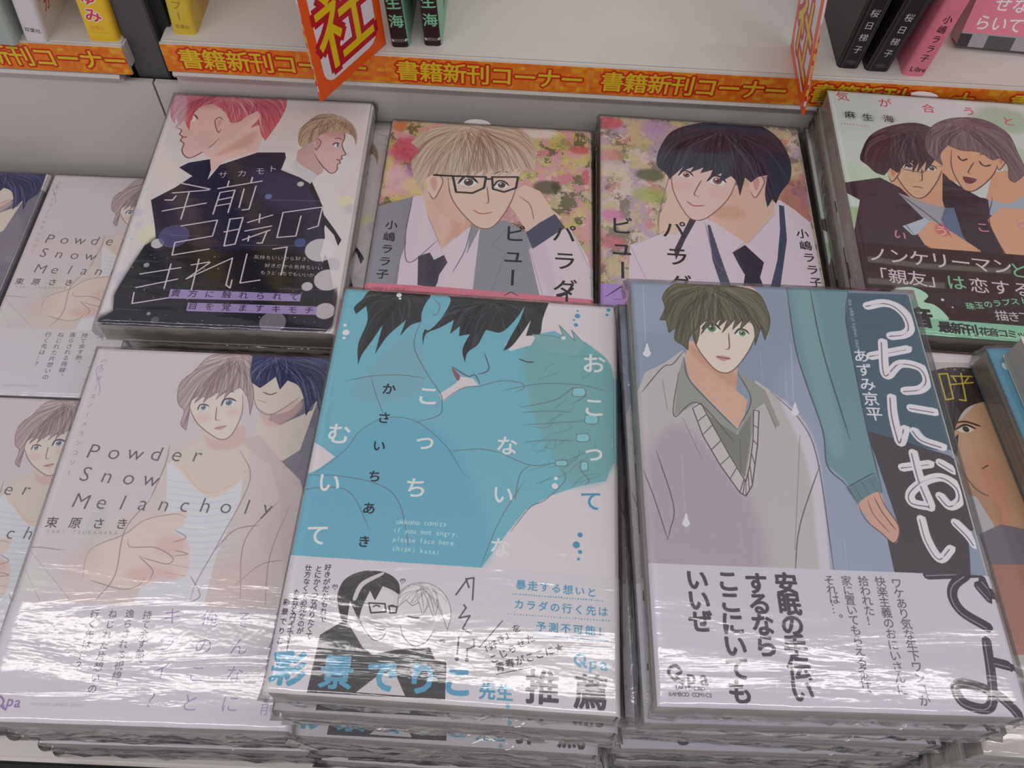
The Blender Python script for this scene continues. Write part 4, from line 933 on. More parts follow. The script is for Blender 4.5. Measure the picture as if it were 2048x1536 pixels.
["F",[44,42,66],1,0,0,[17.5,64.8,22.5,60.3,35,56.5,37,61.5,36.6,74.1,41.4,61.2,62,49.1,78.7,48,80,52.3,78.7,63,91.1,68.6,99.5,74.3,107.9,90.8,112.7,115,111.8,128.1,118.2,144.1,122.7,156.1,125.1,176.3,122.1,181.4,4,182.6,0.5,179.5,7,173.2,4.7,162.5,6.5,152,12.4,126.4,17.6,122.4,14.8,113.1,10.1,99.9,7.3,92.1,18.9,81.3,27,71.4]],
["F",[30,24,36],0.85,2.66,1,[11.9,130.2,21.8,118.4,49.5,128,88.7,125.8,114.7,138.9,124,179.7,2.7,182.7,6.8,172.6,4.7,162.5,6.5,152]],
["F",[70,66,108],0.5,5.05,1,[60.2,64.2,78.5,65.2,95.1,74.6,103.9,94.2,83.6,95.4,69.9,84.3]],
["F",[60,58,92],0.4,4.17,1,[15.4,91.6,29,86.8,39,105.9,26.6,114.4]],
["F",[38,34,48],1,0,0,[98,70.2,105.7,86.1,109.7,97.8,117.7,109,122.4,116.3,121,120.9,117.6,112.8,111.4,105.5,111.1,113.2,106.9,94,98.6,78.4]],
["F",[30,24,36],1,0,1,[114.6,128,118.9,138.7,123.2,156.1,119,149.3,114.7,138.9]],
["F",[212,170,163],1,0,0,[17.5,6.7,55.4,4.1,64.1,17.6,55,36.4,41.9,48.3,31.9,44.5]],
["F",[214,172,166],1,0,1,[9.7,-3.9,8.4,8.5,10.8,17.3,10,24.2,7.7,29.6,11.6,32.7,11.4,36.4,13.6,38.4,13.1,41.7,15.7,44.4,15.9,50.3,19.7,55.8,24.2,55.2,32,46.5,36.4,37.9,35.9,21,30.6,-3.8]],
["F",[205,135,128],0.5,1.99,1,[9.7,-3.9,8.4,8.5,18.8,12.1,30.5,10.5,30.6,-3.8]],
["L",[120,70,75],0.85,0.81,1,1,[9.7,-3.9,8.4,8.5,10.8,17.3,10,24.2,7.7,29.6,11.6,32.7,11.4,36.4,13.6,38.4,13.1,41.7,15.7,44.4,15.9,50.3,19.7,55.8,24.2,55.2,32,46.5,36.4,37.9]],
["F",[228,222,220],1,0,1,[18.4,20.8,14.6,18.4,14.2,22.5,17.1,24.3]],
["F",[175,95,80],1,0,1,[15.8,19.4,14,19.1,14.5,22.9,16,23.2]],
["L",[110,70,80],1,1.22,1,1,[19.6,22.2,16.8,18.7,13.4,18.4]],
["L",[110,70,80],0.7,0.86,1,1,[17.9,13.9,13.9,11.7,10.7,12.8]],
["L",[165,75,80],1,1.01,1,1,[16.5,38.4,14.6,38.7,12.9,38.4]],
["F",[214,172,166],1,0,1,[35.6,22.3,32.5,19.6,30.5,23,33.1,30.5,34.9,33.2,35.9,29.9]],
["F",[205,135,128],0.7,0,1,[34.6,23.7,32.9,21.6,32.3,24.4,33.9,29.2]],
["L",[120,70,75],0.8,0.76,1,1,[35.6,22.3,32.5,19.6,30.5,23,33.1,30.5,34.9,33.2,35.9,29.9]],
["F",[216,178,172],1,0,0,[26.7,49.2,37.9,44.1,47.7,31,54.8,18.2,63.9,16.2,63.2,30,61.6,48.7,43.7,57.6,37.4,67.8,34.2,55.7]],
["F",[200,130,115],0.5,2.24,1,[40.3,48.4,57,30.4,56.2,42.9,36.9,53.8]],
["H",[205,92,108],[165,50,75],[218,185,195],182,31,0,0.4,[34.1,-6.4],[-0.9,-3.9,70.9,-9,72.7,7.6,70.8,19.4,67.8,29.7,64.8,38.8,61.2,32.8,58.5,24.8,53.4,27.9,57.6,16.6,55.2,12.1,49.8,17.2,45.6,23,40.8,24.2,35.1,14.9,25.7,7.6,18.5,11.4,15.6,19.5,16.4,33.1,11.1,23.5,9.2,29.1,5.3,20.2,6.4,27.5,2.6,22.2]],
["F",[200,188,198],0.6,2.04,1,[-1.4,0.9,7.1,0.3,12.3,23.4,8.4,33.6,3.7,24]],
["D",[218,120,130],0.5,3.18,42.3,2.6,11.89,4.81],
["F",[190,150,148],1,0,0,[86.3,45.4,94.2,38.2,105.9,44.1,104,63.6,98.8,69.3,86.5,54.9]],
["F",[206,162,158],1,0,1,[111.2,23.1,113.4,32.2,112.6,37.9,113.9,42.9,116.1,47.3,113.7,48.7,114.2,51.4,112.8,52.4,113.6,54.9,112,56.3,112.5,60.5,110.3,63.7,107,62.4,100.6,54.5,96.6,47.5,95.2,35.4,96.5,19]],
["F",[180,118,120],0.5,1.96,1,[111.2,23.1,113.4,32.2,106.5,32.6,98,29.1,96.5,19]],
["L",[110,65,75],0.85,0.75,1,1,[111.2,23.1,113.4,32.2,112.6,37.9,113.9,42.9,116.1,47.3,113.7,48.7,114.2,51.4,112.8,52.4,113.6,54.9,112,56.3,112.5,60.5,110.3,63.7,107,62.4,100.6,54.5,96.6,47.5]],
["F",[228,222,220],1,0,1,[107.6,38.9,110.1,37.9,110.8,40.9,108.9,41.5]],
["F",[90,95,140],1,0,1,[109.4,38.4,110.5,38.5,110.6,41.1,109.6,41]],
["L",[82,60,84],1,1.11,1,1,[106.9,39.6,108.5,37.7,110.9,38.1]],
["L",[82,60,84],0.7,0.85,1,1,[107.3,34,109.9,33.3,112.3,34.7]],
["L",[165,80,90],1,0.96,1,1,[110.8,51.8,112.2,52.4,113.3,52.5]],
["F",[206,162,158],1,0,1,[95.5,36.5,97.5,35.1,99.3,38,98.2,42.8,97.2,44.4,96.1,41.8]],
["F",[180,118,120],0.7,0,1,[96.4,37.7,97.4,36.5,98.1,38.6,97.5,41.7]],
["L",[110,65,75],0.8,0.72,1,1,[95.5,36.5,97.5,35.1,99.3,38,98.2,42.8,97.2,44.4,96.1,41.8]],
["F",[190,188,192],1,0,0,[85.7,53.2,90.1,58.1,98.9,63.9,101.7,66.6,97.9,73.5,83,59.4]],
["H",[178,155,128],[125,98,85],[205,190,165],104,41,0,0.36,[103.2,13.5],[87.5,21.1,95.1,12.2,108,13.2,116.8,20,121.2,29.7,121.4,39.5,118.1,30.8,113.1,28.5,103.7,28.2,97.8,31.3,96.1,36.8,92.2,39.7,89.7,43.4,86.9,41.8,84.5,34.4,84.6,26.7]],
["D",[212,206,208],0.85,0.36,19.1,124.9,3.66,3.66],
["D",[82,80,132],0.85,0.31,27,118.9,8.55,8.55],
["D",[205,205,190],0.85,0.35,92.3,73.9,2.06,2.06],
["D",[105,120,180],0.85,0.36,75,85.2,2.13,2.13],
["D",[208,200,205],0.85,0.3,107.9,151,3.12,3.12],
["D",[210,204,206],0.85,0.31,111.2,124.5,8.51,8.51],
["D",[208,200,202],0.85,0.35,118.5,145.8,7.54,7.54],
["D",[206,198,200],0.85,0.3,120.1,167.2,5.48,5.48],
["D",[70,90,150],0.85,0.3,99.1,119.6,3.28,3.28],
["D",[90,88,100],0.85,0.36,30.6,177.9,2.14,2.14],
["D",[125,120,128],0.85,0.25,93.2,176.3,7.16,7.16],
["D",[170,170,180],0.85,0.36,16.8,140.8,1.64,1.64],
["D",[160,155,165],0.85,0.25,26.2,173.9,1.17,1.17],
["D",[170,160,175],0.7,0,27,135,0.36,0.36],
["D",[170,160,175],0.7,0,17.5,133.5,0.36,0.36],
["D",[170,160,175],0.7,0,108.5,167.2,0.35,0.35],
["D",[170,160,175],0.7,0,30.8,157.8,0.31,0.31],
["D",[170,160,175],0.7,0,20,135.5,0.36,0.36],
["D",[170,160,175],0.7,0,109.7,168.5,0.45,0.45],
["D",[170,160,175],0.7,0,90.5,136.3,0.31,0.31],
["D",[170,160,175],0.7,0,76.6,165.4,0.4,0.4],
["D",[170,160,175],0.7,0,98.5,130,0.4,0.4],
["D",[170,160,175],0.7,0,79.2,153.6,0.31,0.31],
["D",[170,160,175],0.7,0,53.1,132.7,0.5,0.5],
["D",[170,160,175],0.7,0,100.7,154.6,0.31,0.31],
["D",[170,160,175],0.7,0,105.7,155.6,0.45,0.45],
["D",[170,160,175],0.7,0,98.5,152.7,0.32,0.32],
["D",[170,160,175],0.7,0,70.6,150.1,0.25,0.25],
["D",[170,160,175],0.7,0,43,171.3,0.21,0.21],
["D",[170,160,175],0.7,0,13.2,163.4,0.25,0.25],
["D",[170,160,175],0.7,0,64,152.6,0.25,0.25],
["D",[170,160,175],0.7,0,112.5,135.2,0.35,0.35],
["D",[170,160,175],0.7,0,30,162.8,0.25,0.25],
["D",[170,160,175],0.7,0,47.7,167.7,0.25,0.25],
["D",[170,160,175],0.7,0,70.9,174.4,0.21,0.21],
["D",[170,160,175],0.7,0,9.5,142.8,0.46,0.46],
["D",[170,160,175],0.7,0,70.4,139.8,0.36,0.36],
["D",[170,160,175],0.7,0,25.1,154.1,0.21,0.21],
["D",[170,160,175],0.7,0,85.6,173.2,0.45,0.45],
["D",[170,160,175],0.7,0,90.2,176.1,0.25,0.25],
["D",[170,160,175],0.7,0,43,178.9,0.45,0.45],
["D",[170,160,175],0.7,0,55.6,177.1,0.36,0.36],
["D",[170,160,175],0.7,0,93.3,141.5,0.31,0.31],
["D",[170,160,175],0.7,0,50.4,135.5,0.32,0.32],
["D",[170,160,175],0.7,0,109.6,142.7,0.2,0.2],
["D",[170,160,175],0.7,0,6.8,139.7,0.47,0.47],
["D",[170,160,175],0.7,0,43.2,144.2,0.21,0.21],
["D",[170,160,175],0.7,0,112.5,147.4,0.31,0.31],
["D",[170,160,175],0.7,0,6.8,133.5,0.31,0.31],
["D",[170,160,175],0.7,0,76.3,134.7,0.31,0.31],
["D",[170,160,175],0.7,0,56.8,141.2,0.5,0.5],
["D",[170,160,175],0.7,0,20,158,0.47,0.47],
["D",[170,160,175],0.7,0,56,179.3,0.3,0.3],
["D",[170,160,175],0.7,0,31.5,151.2,0.25,0.25],
["D",[170,160,175],0.7,0,49.1,141.6,0.47,0.47],
["D",[170,160,175],0.7,0,96.6,152.2,0.25,0.25],
["D",[170,160,175],0.7,0,30.7,142.3,0.31,0.31],
["D",[170,160,175],0.7,0,35.9,174.5,0.25,0.25],
["D",[170,160,175],0.7,0,17.6,178.4,0.36,0.36],
["D",[170,160,175],0.7,0,113.3,146.3,0.45,0.45],
["D",[170,160,175],0.7,0,80,168.2,0.45,0.45],
["D",[170,160,175],0.7,0,55.5,132.8,0.25,0.25],
["D",[170,160,175],0.7,0,104.5,172.4,0.45,0.45],
["D",[170,160,175],0.7,0,44.6,163.3,0.45,0.45],
["D",[170,160,175],0.7,0,79,169.5,0.36,0.36],
["D",[170,160,175],0.7,0,79.1,162.9,0.31,0.31],
["D",[170,160,175],0.7,0,110.2,174.9,0.25,0.25],
["D",[170,160,175],0.7,0,115.4,174.9,0.35,0.35],
["D",[170,160,175],0.7,0,16.5,177,0.21,0.21],
["D",[170,160,175],0.7,0,112.9,160.1,0.25,0.25],
["D",[170,160,175],0.7,0,26.2,163.2,0.36,0.36],
["D",[170,160,175],0.7,0,91.1,174.5,0.31,0.31],
["D",[170,160,175],0.7,0,12.5,178.4,0.17,0.17],
["L",[190,185,195],0.6,0.5,1,1,[7,138.1,23.6,137.9]],
["L",[190,185,195],0.6,0.45,1,1,[7.7,156.5,22.6,156.4]],
["L",[190,185,195],0.6,0.5,1,1,[7.7,171.8,21.1,171.8]],
["L",[190,185,195],0.6,0.5,1,1,[93.4,153.5,120.8,152.7]],
["L",[190,185,195],0.6,0.55,1,1,[65.5,123.4,113.6,121.4]],
["L",[190,185,195],0.6,0.6,1,1,[76.4,87.9,108.8,86.7]],
["L",[190,185,195],0.6,0.56,1,1,[24.6,118.3,41.7,118]],
["L",[196,186,194],1,0.97,0,0,[19.4,77.2,39.6,81.3]],
["L",[196,186,194],1,0.91,0,0,[18.5,85.8,39.2,82.1]],
["L",[196,186,194],1,0.97,0,0,[15.4,91.6,19.8,91.4,21,88.1]],
["L",[196,186,194],1,0.92,0,0,[16,100.3,39.7,92.6]],
["L",[196,186,194],1,0.91,0,0,[28,84.8,28,105.8]],
["L",[196,186,194],1,0.91,0,0,[44.2,80.6,69,72.9]],
["L",[196,186,194],1,0.96,0,0,[49.4,78.2,49.5,74.1]],
["L",[196,186,194],1,0.96,0,0,[62.7,74.5,62.8,70.3]],
["L",[196,186,194],1,0.91,0,0,[46.1,83.7,45.5,100.9]],
["L",[196,186,194],1,0.91,0,0,[46.1,83.7,54.4,81.2,53.9,99.2]],
["L",[196,186,194],1,0.91,0,0,[46.1,89.8,54.1,86.9]],
["L",[196,186,194],1,0.86,0,0,[45.4,94.6,53.6,92.1]],
["L",[196,186,194],1,0.91,0,0,[59.6,80,59.5,94.9]],
["L",[196,186,194],1,0.86,0,0,[66.2,77.2,65.5,95.8,61.6,96.8]],
["L",[196,186,194],1,0.86,0,0,[29.3,111.1,49,105.4,48.7,117.6,28.7,123.6,29.2,132.9,48.8,127.3]],
["L",[196,186,194],1,0.91,0,0,[56,104.2,56.7,124.6,62.6,122.8,63.3,102.6,56,104.2]],
["L",[196,186,194],1,0.86,0,0,[54.6,114.2,62.7,111.5]],
["L",[196,186,194],1,0.86,0,0,[66.6,106.2,79.9,99.6]],
["L",[196,186,194],1,0.86,0,0,[66.4,112.8,80.8,108.1]],
["L",[196,186,194],1,0.86,0,0,[72.6,99.3,73.2,105.9]],
["L",[196,186,194],1,0.91,0,0,[66.2,119.6,80.5,111.2]],
["L",[196,186,194],1,0.86,0,0,[78.9,112,77.7,121.2,74.8,121.4]],
["L",[196,186,194],1,0.91,0,0,[69.3,116.4,69.5,120.2]],
["L",[196,186,194],1,0.85,0,0,[85.7,97.3,85.4,116.6,96,114.8,96.5,99.4]],
["L",[196,186,194],1,0.85,0,0,[85.7,97.3,108,91.6,107.5,106.5,102.1,109.2]],
["L",[196,186,194],1,0.86,0,0,[84.6,125.3,92.3,123.3,92.3,143.7]],
["L",[196,186,194],1,0.81,0,0,[14.9,147.3,36.2,141.5]],
["L",[196,186,194],1,0.81,0,0,[15.1,156.8,36.1,149.7]],
["L",[196,186,194],1,0.86,0,0,[30.1,139.3,30.4,156.6]],
["L",[196,186,194],1,0.81,0,0,[41.3,139.4,50.8,136.7]],
["L",[196,186,194],1,0.81,0,0,[44.8,134.9,45.4,160.3]],
["L",[196,186,194],1,0.81,0,0,[40.8,149.4,51.4,137]],
["L",[196,186,194],1,0.81,0,0,[40.8,149.4,63.2,133.1,63.4,152.4,66,154.3,66,148.7]],
["L",[196,186,194],1,0.81,0,0,[70.7,129.8,70.8,150.6,81.3,147.9]],
["L",[196,186,194],1,0.81,0,0,[14.9,160.2,15.7,167.7,35,162.6]],
["T","サ",5.73,[200,190,198],44.9,69.4,0,0,-0.01,-6,1,1],
["T","カ",5.71,[200,190,198],56,67.4,0,0,-0.01,-6,1,1],
["T","モ",5.76,[200,190,198],66.3,64.7,0,0,-0.01,-6,1,1],
["T","ト",5.81,[200,190,198],73.5,62.5,0,0,-0.01,-6,1,1],
["T","前",6.5,[205,200,204],83.1,59.8,0,0,0,0,1,1],
["F",[148,128,182],1,0,0,[33.9,156.8,105.6,156.4,105.6,161.5,34.1,163.3]],
["F",[148,128,182],1,0,0,[45.4,165.4,115.3,164.4,115.6,170.1,45.7,171.2]],
["T","貴方に触れられて",4.98,[58,48,66],37.5,159.4,9.2,-0.114,0.01,0,1,1],
["T","目を覚ますキモチ",4.87,[58,48,66],48.6,167.6,8.971,-0.043,0.01,0,1,1],
["T","気持ちいいから好き、",2.93,[200,195,200],76.4,131.6,3.356,0.011,0,0,1,1],
["T","好きだから気持ちいい",2.88,[200,195,200],83.6,137.4,3.278,0.022,0,0,1,1],
["T","もうどっちでもいいか。",2.88,[200,195,200],82,142.5,3.02,0.05,0,0,1,1]],
"spectacles":[
["W",1,3,7,[[188,170,140],[172,172,110],[135,140,80],[205,110,130],[214,180,170],[92,92,62],[196,180,90],[206,140,150]],[-29.9,-16.8,149.9,-32.3,144.9,150.9,-9.9,161.5]],
["D",[208,60,100],0.8,3.77,12.1,25.8,10.45,11.2],
["D",[150,90,150],0.7,2.16,18.5,42.7,6.58,7.28],
["D",[212,165,175],0.8,4.32,7.3,52,8.95,12.56],
["D",[215,195,130],0.7,3.56,21.3,55.1,8.89,7.83],
["D",[60,66,40],0.7,1.8,100.2,51,8.61,5.76],
["D",[205,75,95],0.8,1.15,120,17,6.86,3.45],
["D",[200,80,95],0.8,1.05,124.1,40.7,3.31,6.56],
["D",[215,205,200],0.8,3.05,94.4,1.9,11.62,6.96],
["D",[205,110,60],0.8,1.51,5.1,4.8,4.63,4.63],
["F",[134,134,146],1,0,0,[-0.6,74,20.8,64.6,32.4,60.5,61.1,84.3,75.6,79.3,90.7,89.9,100.6,136.8,103.6,150.3,0.4,157.5]],
["F",[206,188,200],1,0,0,[25.3,65.1,29.5,61.9,43.2,81.8,50.8,104.3,55.2,105.8,61.2,86.3,59.8,139.7,59.9,153.4,17.9,156.3,17.3,114.1]],
["F",[212,174,158],1,0,0,[23.2,59.1,27.2,75.1,38.2,99.5,41,108.7,44.4,97.2,54,88.8,56.4,80.8,47.9,65.4,34.9,54]],
["F",[205,140,120],0.6,2.41,1,[44,73.8,56.5,82.7,51.2,90.9,41.8,101.1,43.8,89.5]],
["F",[206,188,200],1,0,0,[19.5,64.3,25.1,63.1,29.6,78.8,37.5,97.7,22.5,115.6,18.1,95.3]],
["F",[206,188,200],1,0,0,[39.9,105.1,44.6,99.1,55.8,85.5,55.1,103.9,47.8,121.1,44.2,112.2]],
["F",[72,66,82],1,0,0,[27.2,110.5,33.7,107.4,36.5,112.7,41.9,108.6,44.3,114,40.3,123.4,39.9,128.8,38.9,132.4,29,131.4]],
["F",[206,188,200],1,0,0,[90.5,101.3,96.6,91.3,114.2,82.3,128.7,113.4,133.9,148.2,100.9,150.5]],
["F",[190,165,190],0.4,2.66,1,[91.1,101.3,98.1,93.2,105.9,122.3,103.3,133.1]],
["F",[214,180,165],1,0,0,[80.5,54.6,86.4,50,95.7,54.3,103.6,69.2,109.6,74.7,93.7,89.6,87.7,86.2,84.4,78.6,78,67.9]],
["F",[70,72,98],1,0,0,[88.3,88.1,96.3,79.7,105.1,72.3,111.2,82.5,102.5,90.9,92.5,100.4]],
["L",[98,84,100],0.7,0.66,1,1,[-0.6,74,20.7,64.2]],
["L",[98,84,100],0.7,0.7,1,1,[19.5,64.3,18.4,95.3,22.5,115.6,37.5,97.7]],
["L",[98,84,100],0.7,0.7,1,1,[29.6,78.8,39,101.4]],
["L",[98,84,100],0.7,0.66,1,1,[56.1,85.5,53.6,104,47.8,121.1]],
["L",[98,84,100],0.7,0.65,1,1,[69.2,99.1,78.7,83]],
["L",[98,84,100],0.7,0.65,1,1,[69.2,99.1,76.7,104.2]],
["L",[98,84,100],0.7,0.65,1,1,[77.3,104.2,69.8,135.5]],
["L",[98,84,100],0.7,0.6,1,1,[91.1,101.3,99.1,133.4]],
["L",[98,84,100],0.7,0.6,1,1,[114.2,82.3,128.6,120.6]],
["L",[98,84,100],0.7,0.6,1,1,[17.3,114.1,15.3,134.1]],
["L",[98,84,100],0.7,0.65,1,1,[83.1,59.4,90,66.2,92.7,78]],
["F",[210,170,150],1,0,0,[27.4,46.2,48.8,36,52.3,85,38.4,78.2,30.6,66.7]],
["F",[214,182,166],1,0,1,[37.4,16.9,38.5,43.7,42.9,64.4,54.6,81.5,62.9,87,70.4,82.9,78.3,65.1,82.2,45.5,83.5,18.8,60.8,0.6]],
["F",[214,160,140],0.5,1.91,1,[37.4,16.9,40.1,33.7,54.8,30.1,72.5,32.9,83.5,18.8,60.8,0.6]],
["L",[120,78,72],0.8,0.75,1,1,[38.5,43.7,42.9,64.4,54.6,81.5,62.9,87,70.4,82.9,78.3,65.1,82.2,45.5]],
["F",[225,220,218],1,0,1,[46.2,51.2,48.9,46.4,53.9,46.6,57.2,50.5,54.5,53.8,49.5,53.9]],
["D",[92,64,58],1,0,52,50.3,2.91,3.06],
["D",[50,44,46],1,0,52,50.3,1.3,1.3],
["D",[240,240,240],1,0,51.1,49,0.71,0.71],
["L",[50,44,46],1,1.6,1,1,[45.7,52,48.9,46.4,53.9,46.6,57.7,50.5]],
["L",[50,44,46],0.6,0.55,1,1,[48.4,53.9,53.4,54.5]],
["L",[50,44,46],0.7,0.86,1,1,[45,41.6,51.6,38.2,58.3,40.5]],
["F",[225,220,218],1,0,1,[67.6,52.1,69.8,48,73.7,48.2,76.3,51.3,74.1,53.9,70.2,54]],
["D",[92,64,58],1,0,72.2,51.1,2.3,2.41],
["D",[50,44,46],1,0,72.2,51.1,1.05,1.05],
["D",[240,240,240],1,0,71.5,50.1,0.61,0.61],
["L",[50,44,46],1,1.2,1,1,[67.2,52.9,69.8,48,73.7,48.2,76.7,51.3]],
["L",[50,44,46],0.6,0.56,1,1,[69.3,54,73.2,54.4]],
["L",[50,44,46],0.7,0.91,1,1,[66.8,42.5,72.1,39.1,77.4,41.3]],
["L",[120,78,72],0.8,0.75,1,1,[63.3,52.7,65,65.3,62.8,67.1]],
["F",[214,160,140],0.8,0,1,[62.6,67.1,64.5,66,63.3,68.3]],
["L",[190,110,90],1,0.95,1,1,[56.1,72.6,60.9,75.4,67.9,73.8]],
["L",[214,160,140],0.8,0.7,1,1,[60.3,79.5,64.2,79.7]],
["F",[216,184,168],1,0,1,[25.9,48.8,30.9,44.6,36.2,50,34.1,61.4,31.7,65.5,28.5,60.3]],
["F",[205,145,125],0.7,0,1,[28.6,50.9,31,47.8,33.2,52.1,32,59.3]],
["L",[120,78,72],0.8,0.66,1,1,[25.9,48.8,30.9,44.6,36.2,50,34.1,61.4,31.7,65.5,28.5,60.3]],
["H",[192,168,148],[132,104,92],[212,196,172],182,51,0,0.4,[49.9,-1.8],[13.6,19,21.3,8,36.5,-0.7,52.4,-3.9,71.7,-2.7,84.8,4.1,91.5,14.8,92.6,30.2,89.8,41.3,87.5,35,80.3,41,82.1,35.7,74.2,43.9,76.8,36.5,68.9,45,71.5,37.2,64.2,44.6,66.2,37.9,58.9,47.6,60.9,38.8,54.6,44.9,55.7,39.9,48.9,48.9,50.5,41,43.2,50.8,45.3,42,39.5,51.4,40.1,43.1,39,49.5,33.9,43.6,25.2,48.5,25.8,61,21.3,55.1,17.7,47,15.8,34.3,19.2,25.2]],
["L",[46,46,52],1,1.45,0,0,[30.5,46,41.8,45.9,62.3,45.1,61.6,54.4,55,59.1,45,59.1,42.2,46.7]],
["L",[46,46,52],1,1.4,0,0,[66,44.9,81.9,43.6,81,52.9,73.9,56.8,67.1,54.8,66,44.9]],
["L",[46,46,52],1,1.45,0,0,[62.4,46.8,66.1,46.5]],
["T","パラダイス",13.47,[32,28,32],110.7,87.6,0.475,20.5,0.02,"v",1,1],
["T","ビュー",12.82,[32,28,32],81.9,89.7,-0.2,16.25,0.02,"v",1,1],
["T","小嶋ララ子",6.78,[32,28,32],9.4,88.2,-0.2,9.2,0.02,"v",1,1],
["T","へ",9.31,[32,28,32],81.6,136.1,0,0,0,0,1,1],
["F",[212,108,132],1,0,0,[-8.8,131.2,-0.4,131.7,47.2,131.8,128.5,134.9,128.3,162,-3.2,170.9]],
["T","MARBLE COMICS",2.21,[150,60,85],5.1,135.2,1.392,-0.017,0,0,1,1],
["L",[32,28,32],1,0.6,0,1,[77.4,135.7,81.4,132.6,85.4,135.1]],
["T","イ",11.91,[32,28,32],112,132.5,0,0,0.02,0,1,1]],
"suspenders":[
["W",1,8,7,[[190,172,150],[170,160,110],[140,150,82],[200,125,125],[206,185,180],[125,110,100],[178,150,175],[196,175,130]],[-16.7,-23.2,167.3,-41.2,147.9,169.9,-13.8,182.4]],
["D",[208,80,100],0.8,2.31,4.5,5.8,10.17,5.46],
["D",[175,140,180],0.8,2.36,34.9,7.5,9.37,7.06],
["D",[205,110,120],0.6,2.96,4.3,35.1,10.47,5.21],
["D",[80,88,60],0.8,1.85,30.3,49.9,8.77,5.11],
["D",[205,110,160],0.8,2.1,7,84.7,6.91,4.91],
["D",[202,100,115],0.8,2.35,6.8,106,8.01,4.71],
["D",[165,75,80],0.6,5.79,120.8,62.7,14.34,17.91],
["D",[160,170,80],0.7,3.56,29.8,66.6,10.67,6.41],
["D",[205,190,160],0.7,3.7,7.3,47.7,10.31,7.36],
["F",[206,188,200],1,0,0,[16.9,107.1,37.6,95.8,43.7,91.4,59.1,80.2,64.8,83.7,108.5,63.8,116.7,71.2,124.5,80.5,126.5,109,126.2,151.7,14.5,160.6]],
["F",[60,50,66],1,0,0,[53,83.1,57.4,82.7,49.1,100.5,43.1,116,42.3,108.7]],
["F",[214,178,160],1,0,0,[39.5,49.1,44.4,44.4,49.2,69,52.3,84.7,44,97.1,34,97.2,35.2,82.3,40.3,67.7]],
["F",[214,176,156],1,0,0,[73.7,82.9,96.3,64.8,103.7,66.2,104.3,74.3,85.4,100.5,81.1,94]],
["F",[208,140,112],0.5,2.81,1,[72.2,83,89.4,73.5,84.6,93.7]],
["F",[206,188,200],1,0,0,[61.7,85.9,70.4,87.1,84.1,99.4,76.1,107.7,72.2,120.9,65.5,114.2]],
["F",[206,188,200],1,0,0,[85.4,100.5,104.1,76.3,105.9,91.8,100.3,111.2,94.1,115.5]],
["F",[56,50,66],1,0,0,[76.1,107.7,83.9,101.4,93.7,113.6,90.3,124.9,92.2,133.6,79.5,134.7,81.9,123.8,79.1,116.7]],
["F",[70,74,100],1,0,0,[63,87.7,64.5,87.6,68.7,110.2,73.8,135.1,68.2,135.6,64.1,114.3]],
["F",[70,74,100],1,0,0,[107.4,67.9,110.4,68.5,109,95.4,100.7,132.9,95,133.4,101.7,111.1,105.8,88]],
["L",[120,95,130],0.7,0.65,1,1,[16.9,107.1,26.2,133.7]],
["L",[120,95,130],0.7,0.65,1,1,[61.7,85.9,65.5,114.2,72,122.8]],
["L",[120,95,130],0.7,0.65,1,1,[84.1,99.4,75.1,108.9]],
["L",[120,95,130],0.7,0.65,1,1,[85.4,100.5,103.5,76.3]],
["L",[120,95,130],0.7,0.7,1,1,[42.7,46.7,34.6,82.3,34.1,96.1]],
["L",[120,95,130],0.7,0.65,1,1,[19.8,106.8,37.7,94.6]],
["F",[212,172,152],1,0,0,[59.2,78.2,82.1,53.7,100.4,54.1,104.9,69,85.4,100.5,70.4,87.9]],
["D",[200,132,108],0.5,3.16,75.7,76.8,10.49,5.62],
["F",[214,182,172],1,0,1,[48,14.2,43.8,40.2,43.9,60.6,49.8,78.3,55.3,84.4,63.7,81.5,76.9,65.7,84.2,47.5,90.5,22.1,72.9,1.8]],
["F",[206,150,140],0.5,1.95,1,[48,14.2,47.2,30.7,61.7,29.2,77.6,34.2,90.5,22.1,72.9,1.8]],
["D",[214,160,155],0.45,3.21,49.2,57.7,6.52,4.21],
["D",[214,160,155],0.45,3.26,71.4,61.7,6.47,4.21],
["L",[120,75,80],0.8,0.7,1,1,[43.8,40.2,43.9,60.6,49.8,78.3,55.3,84.4,63.7,81.5,76.9,65.7,84.2,47.5]],
["F",[225,220,218],1,0,1,[48.2,48.1,51,44.5,54.6,45.1,56.5,48.4,54,50.7,50.3,50.3]],
["D",[150,85,80],1,0,52.7,47.8,2.16,2.31],
["D",[62,40,50],1,0,52.7,47.8,0.96,0.96],
["D",[240,240,240],1,0,52.1,46.8,0.55,0.55],
["L",[62,40,50],1,1.2,1,1,[47.7,48.8,51,44.5,54.6,45.1,56.9,48.5]],
["L",[62,40,50],0.6,0.55,1,1,[49.5,50.1,53.1,51.1]],
["L",[62,40,50],0.7,0.95,1,1,[49.1,38.7,54.7,36.1,59.2,39]],
["F",[225,220,218],1,0,1,[65.9,51.3,69.4,47,74,47.9,76.3,52,73.1,54.8,68.4,54.3]],
["D",[150,85,80],1,0,71.5,51.2,2.77,2.97],
["D",[62,40,50],1,0,71.5,51.2,1.2,1.2],
["D",[240,240,240],1,0,70.8,49.9,0.7,0.7],
["L",[62,40,50],1,1.55,1,1,[65.2,52,69.4,47,74,47.9,76.8,52.1]],
["L",[62,40,50],0.6,0.55,1,1,[67.4,54.2,71.9,55.3]],
["L",[62,40,50],0.7,0.86,1,1,[66.8,42,73.7,39.6,79.4,42.7]],
["L",[120,75,80],0.8,0.8,1,1,[61.8,51.4,56.8,62.9,58.4,65.1]],
["F",[206,150,140],0.8,0,1,[58.5,65.1,60.2,64.3,58.7,66.3]],
["L",[180,95,95],1,1,1,1,[51.8,69.7,55.8,73,62.7,72.3]],
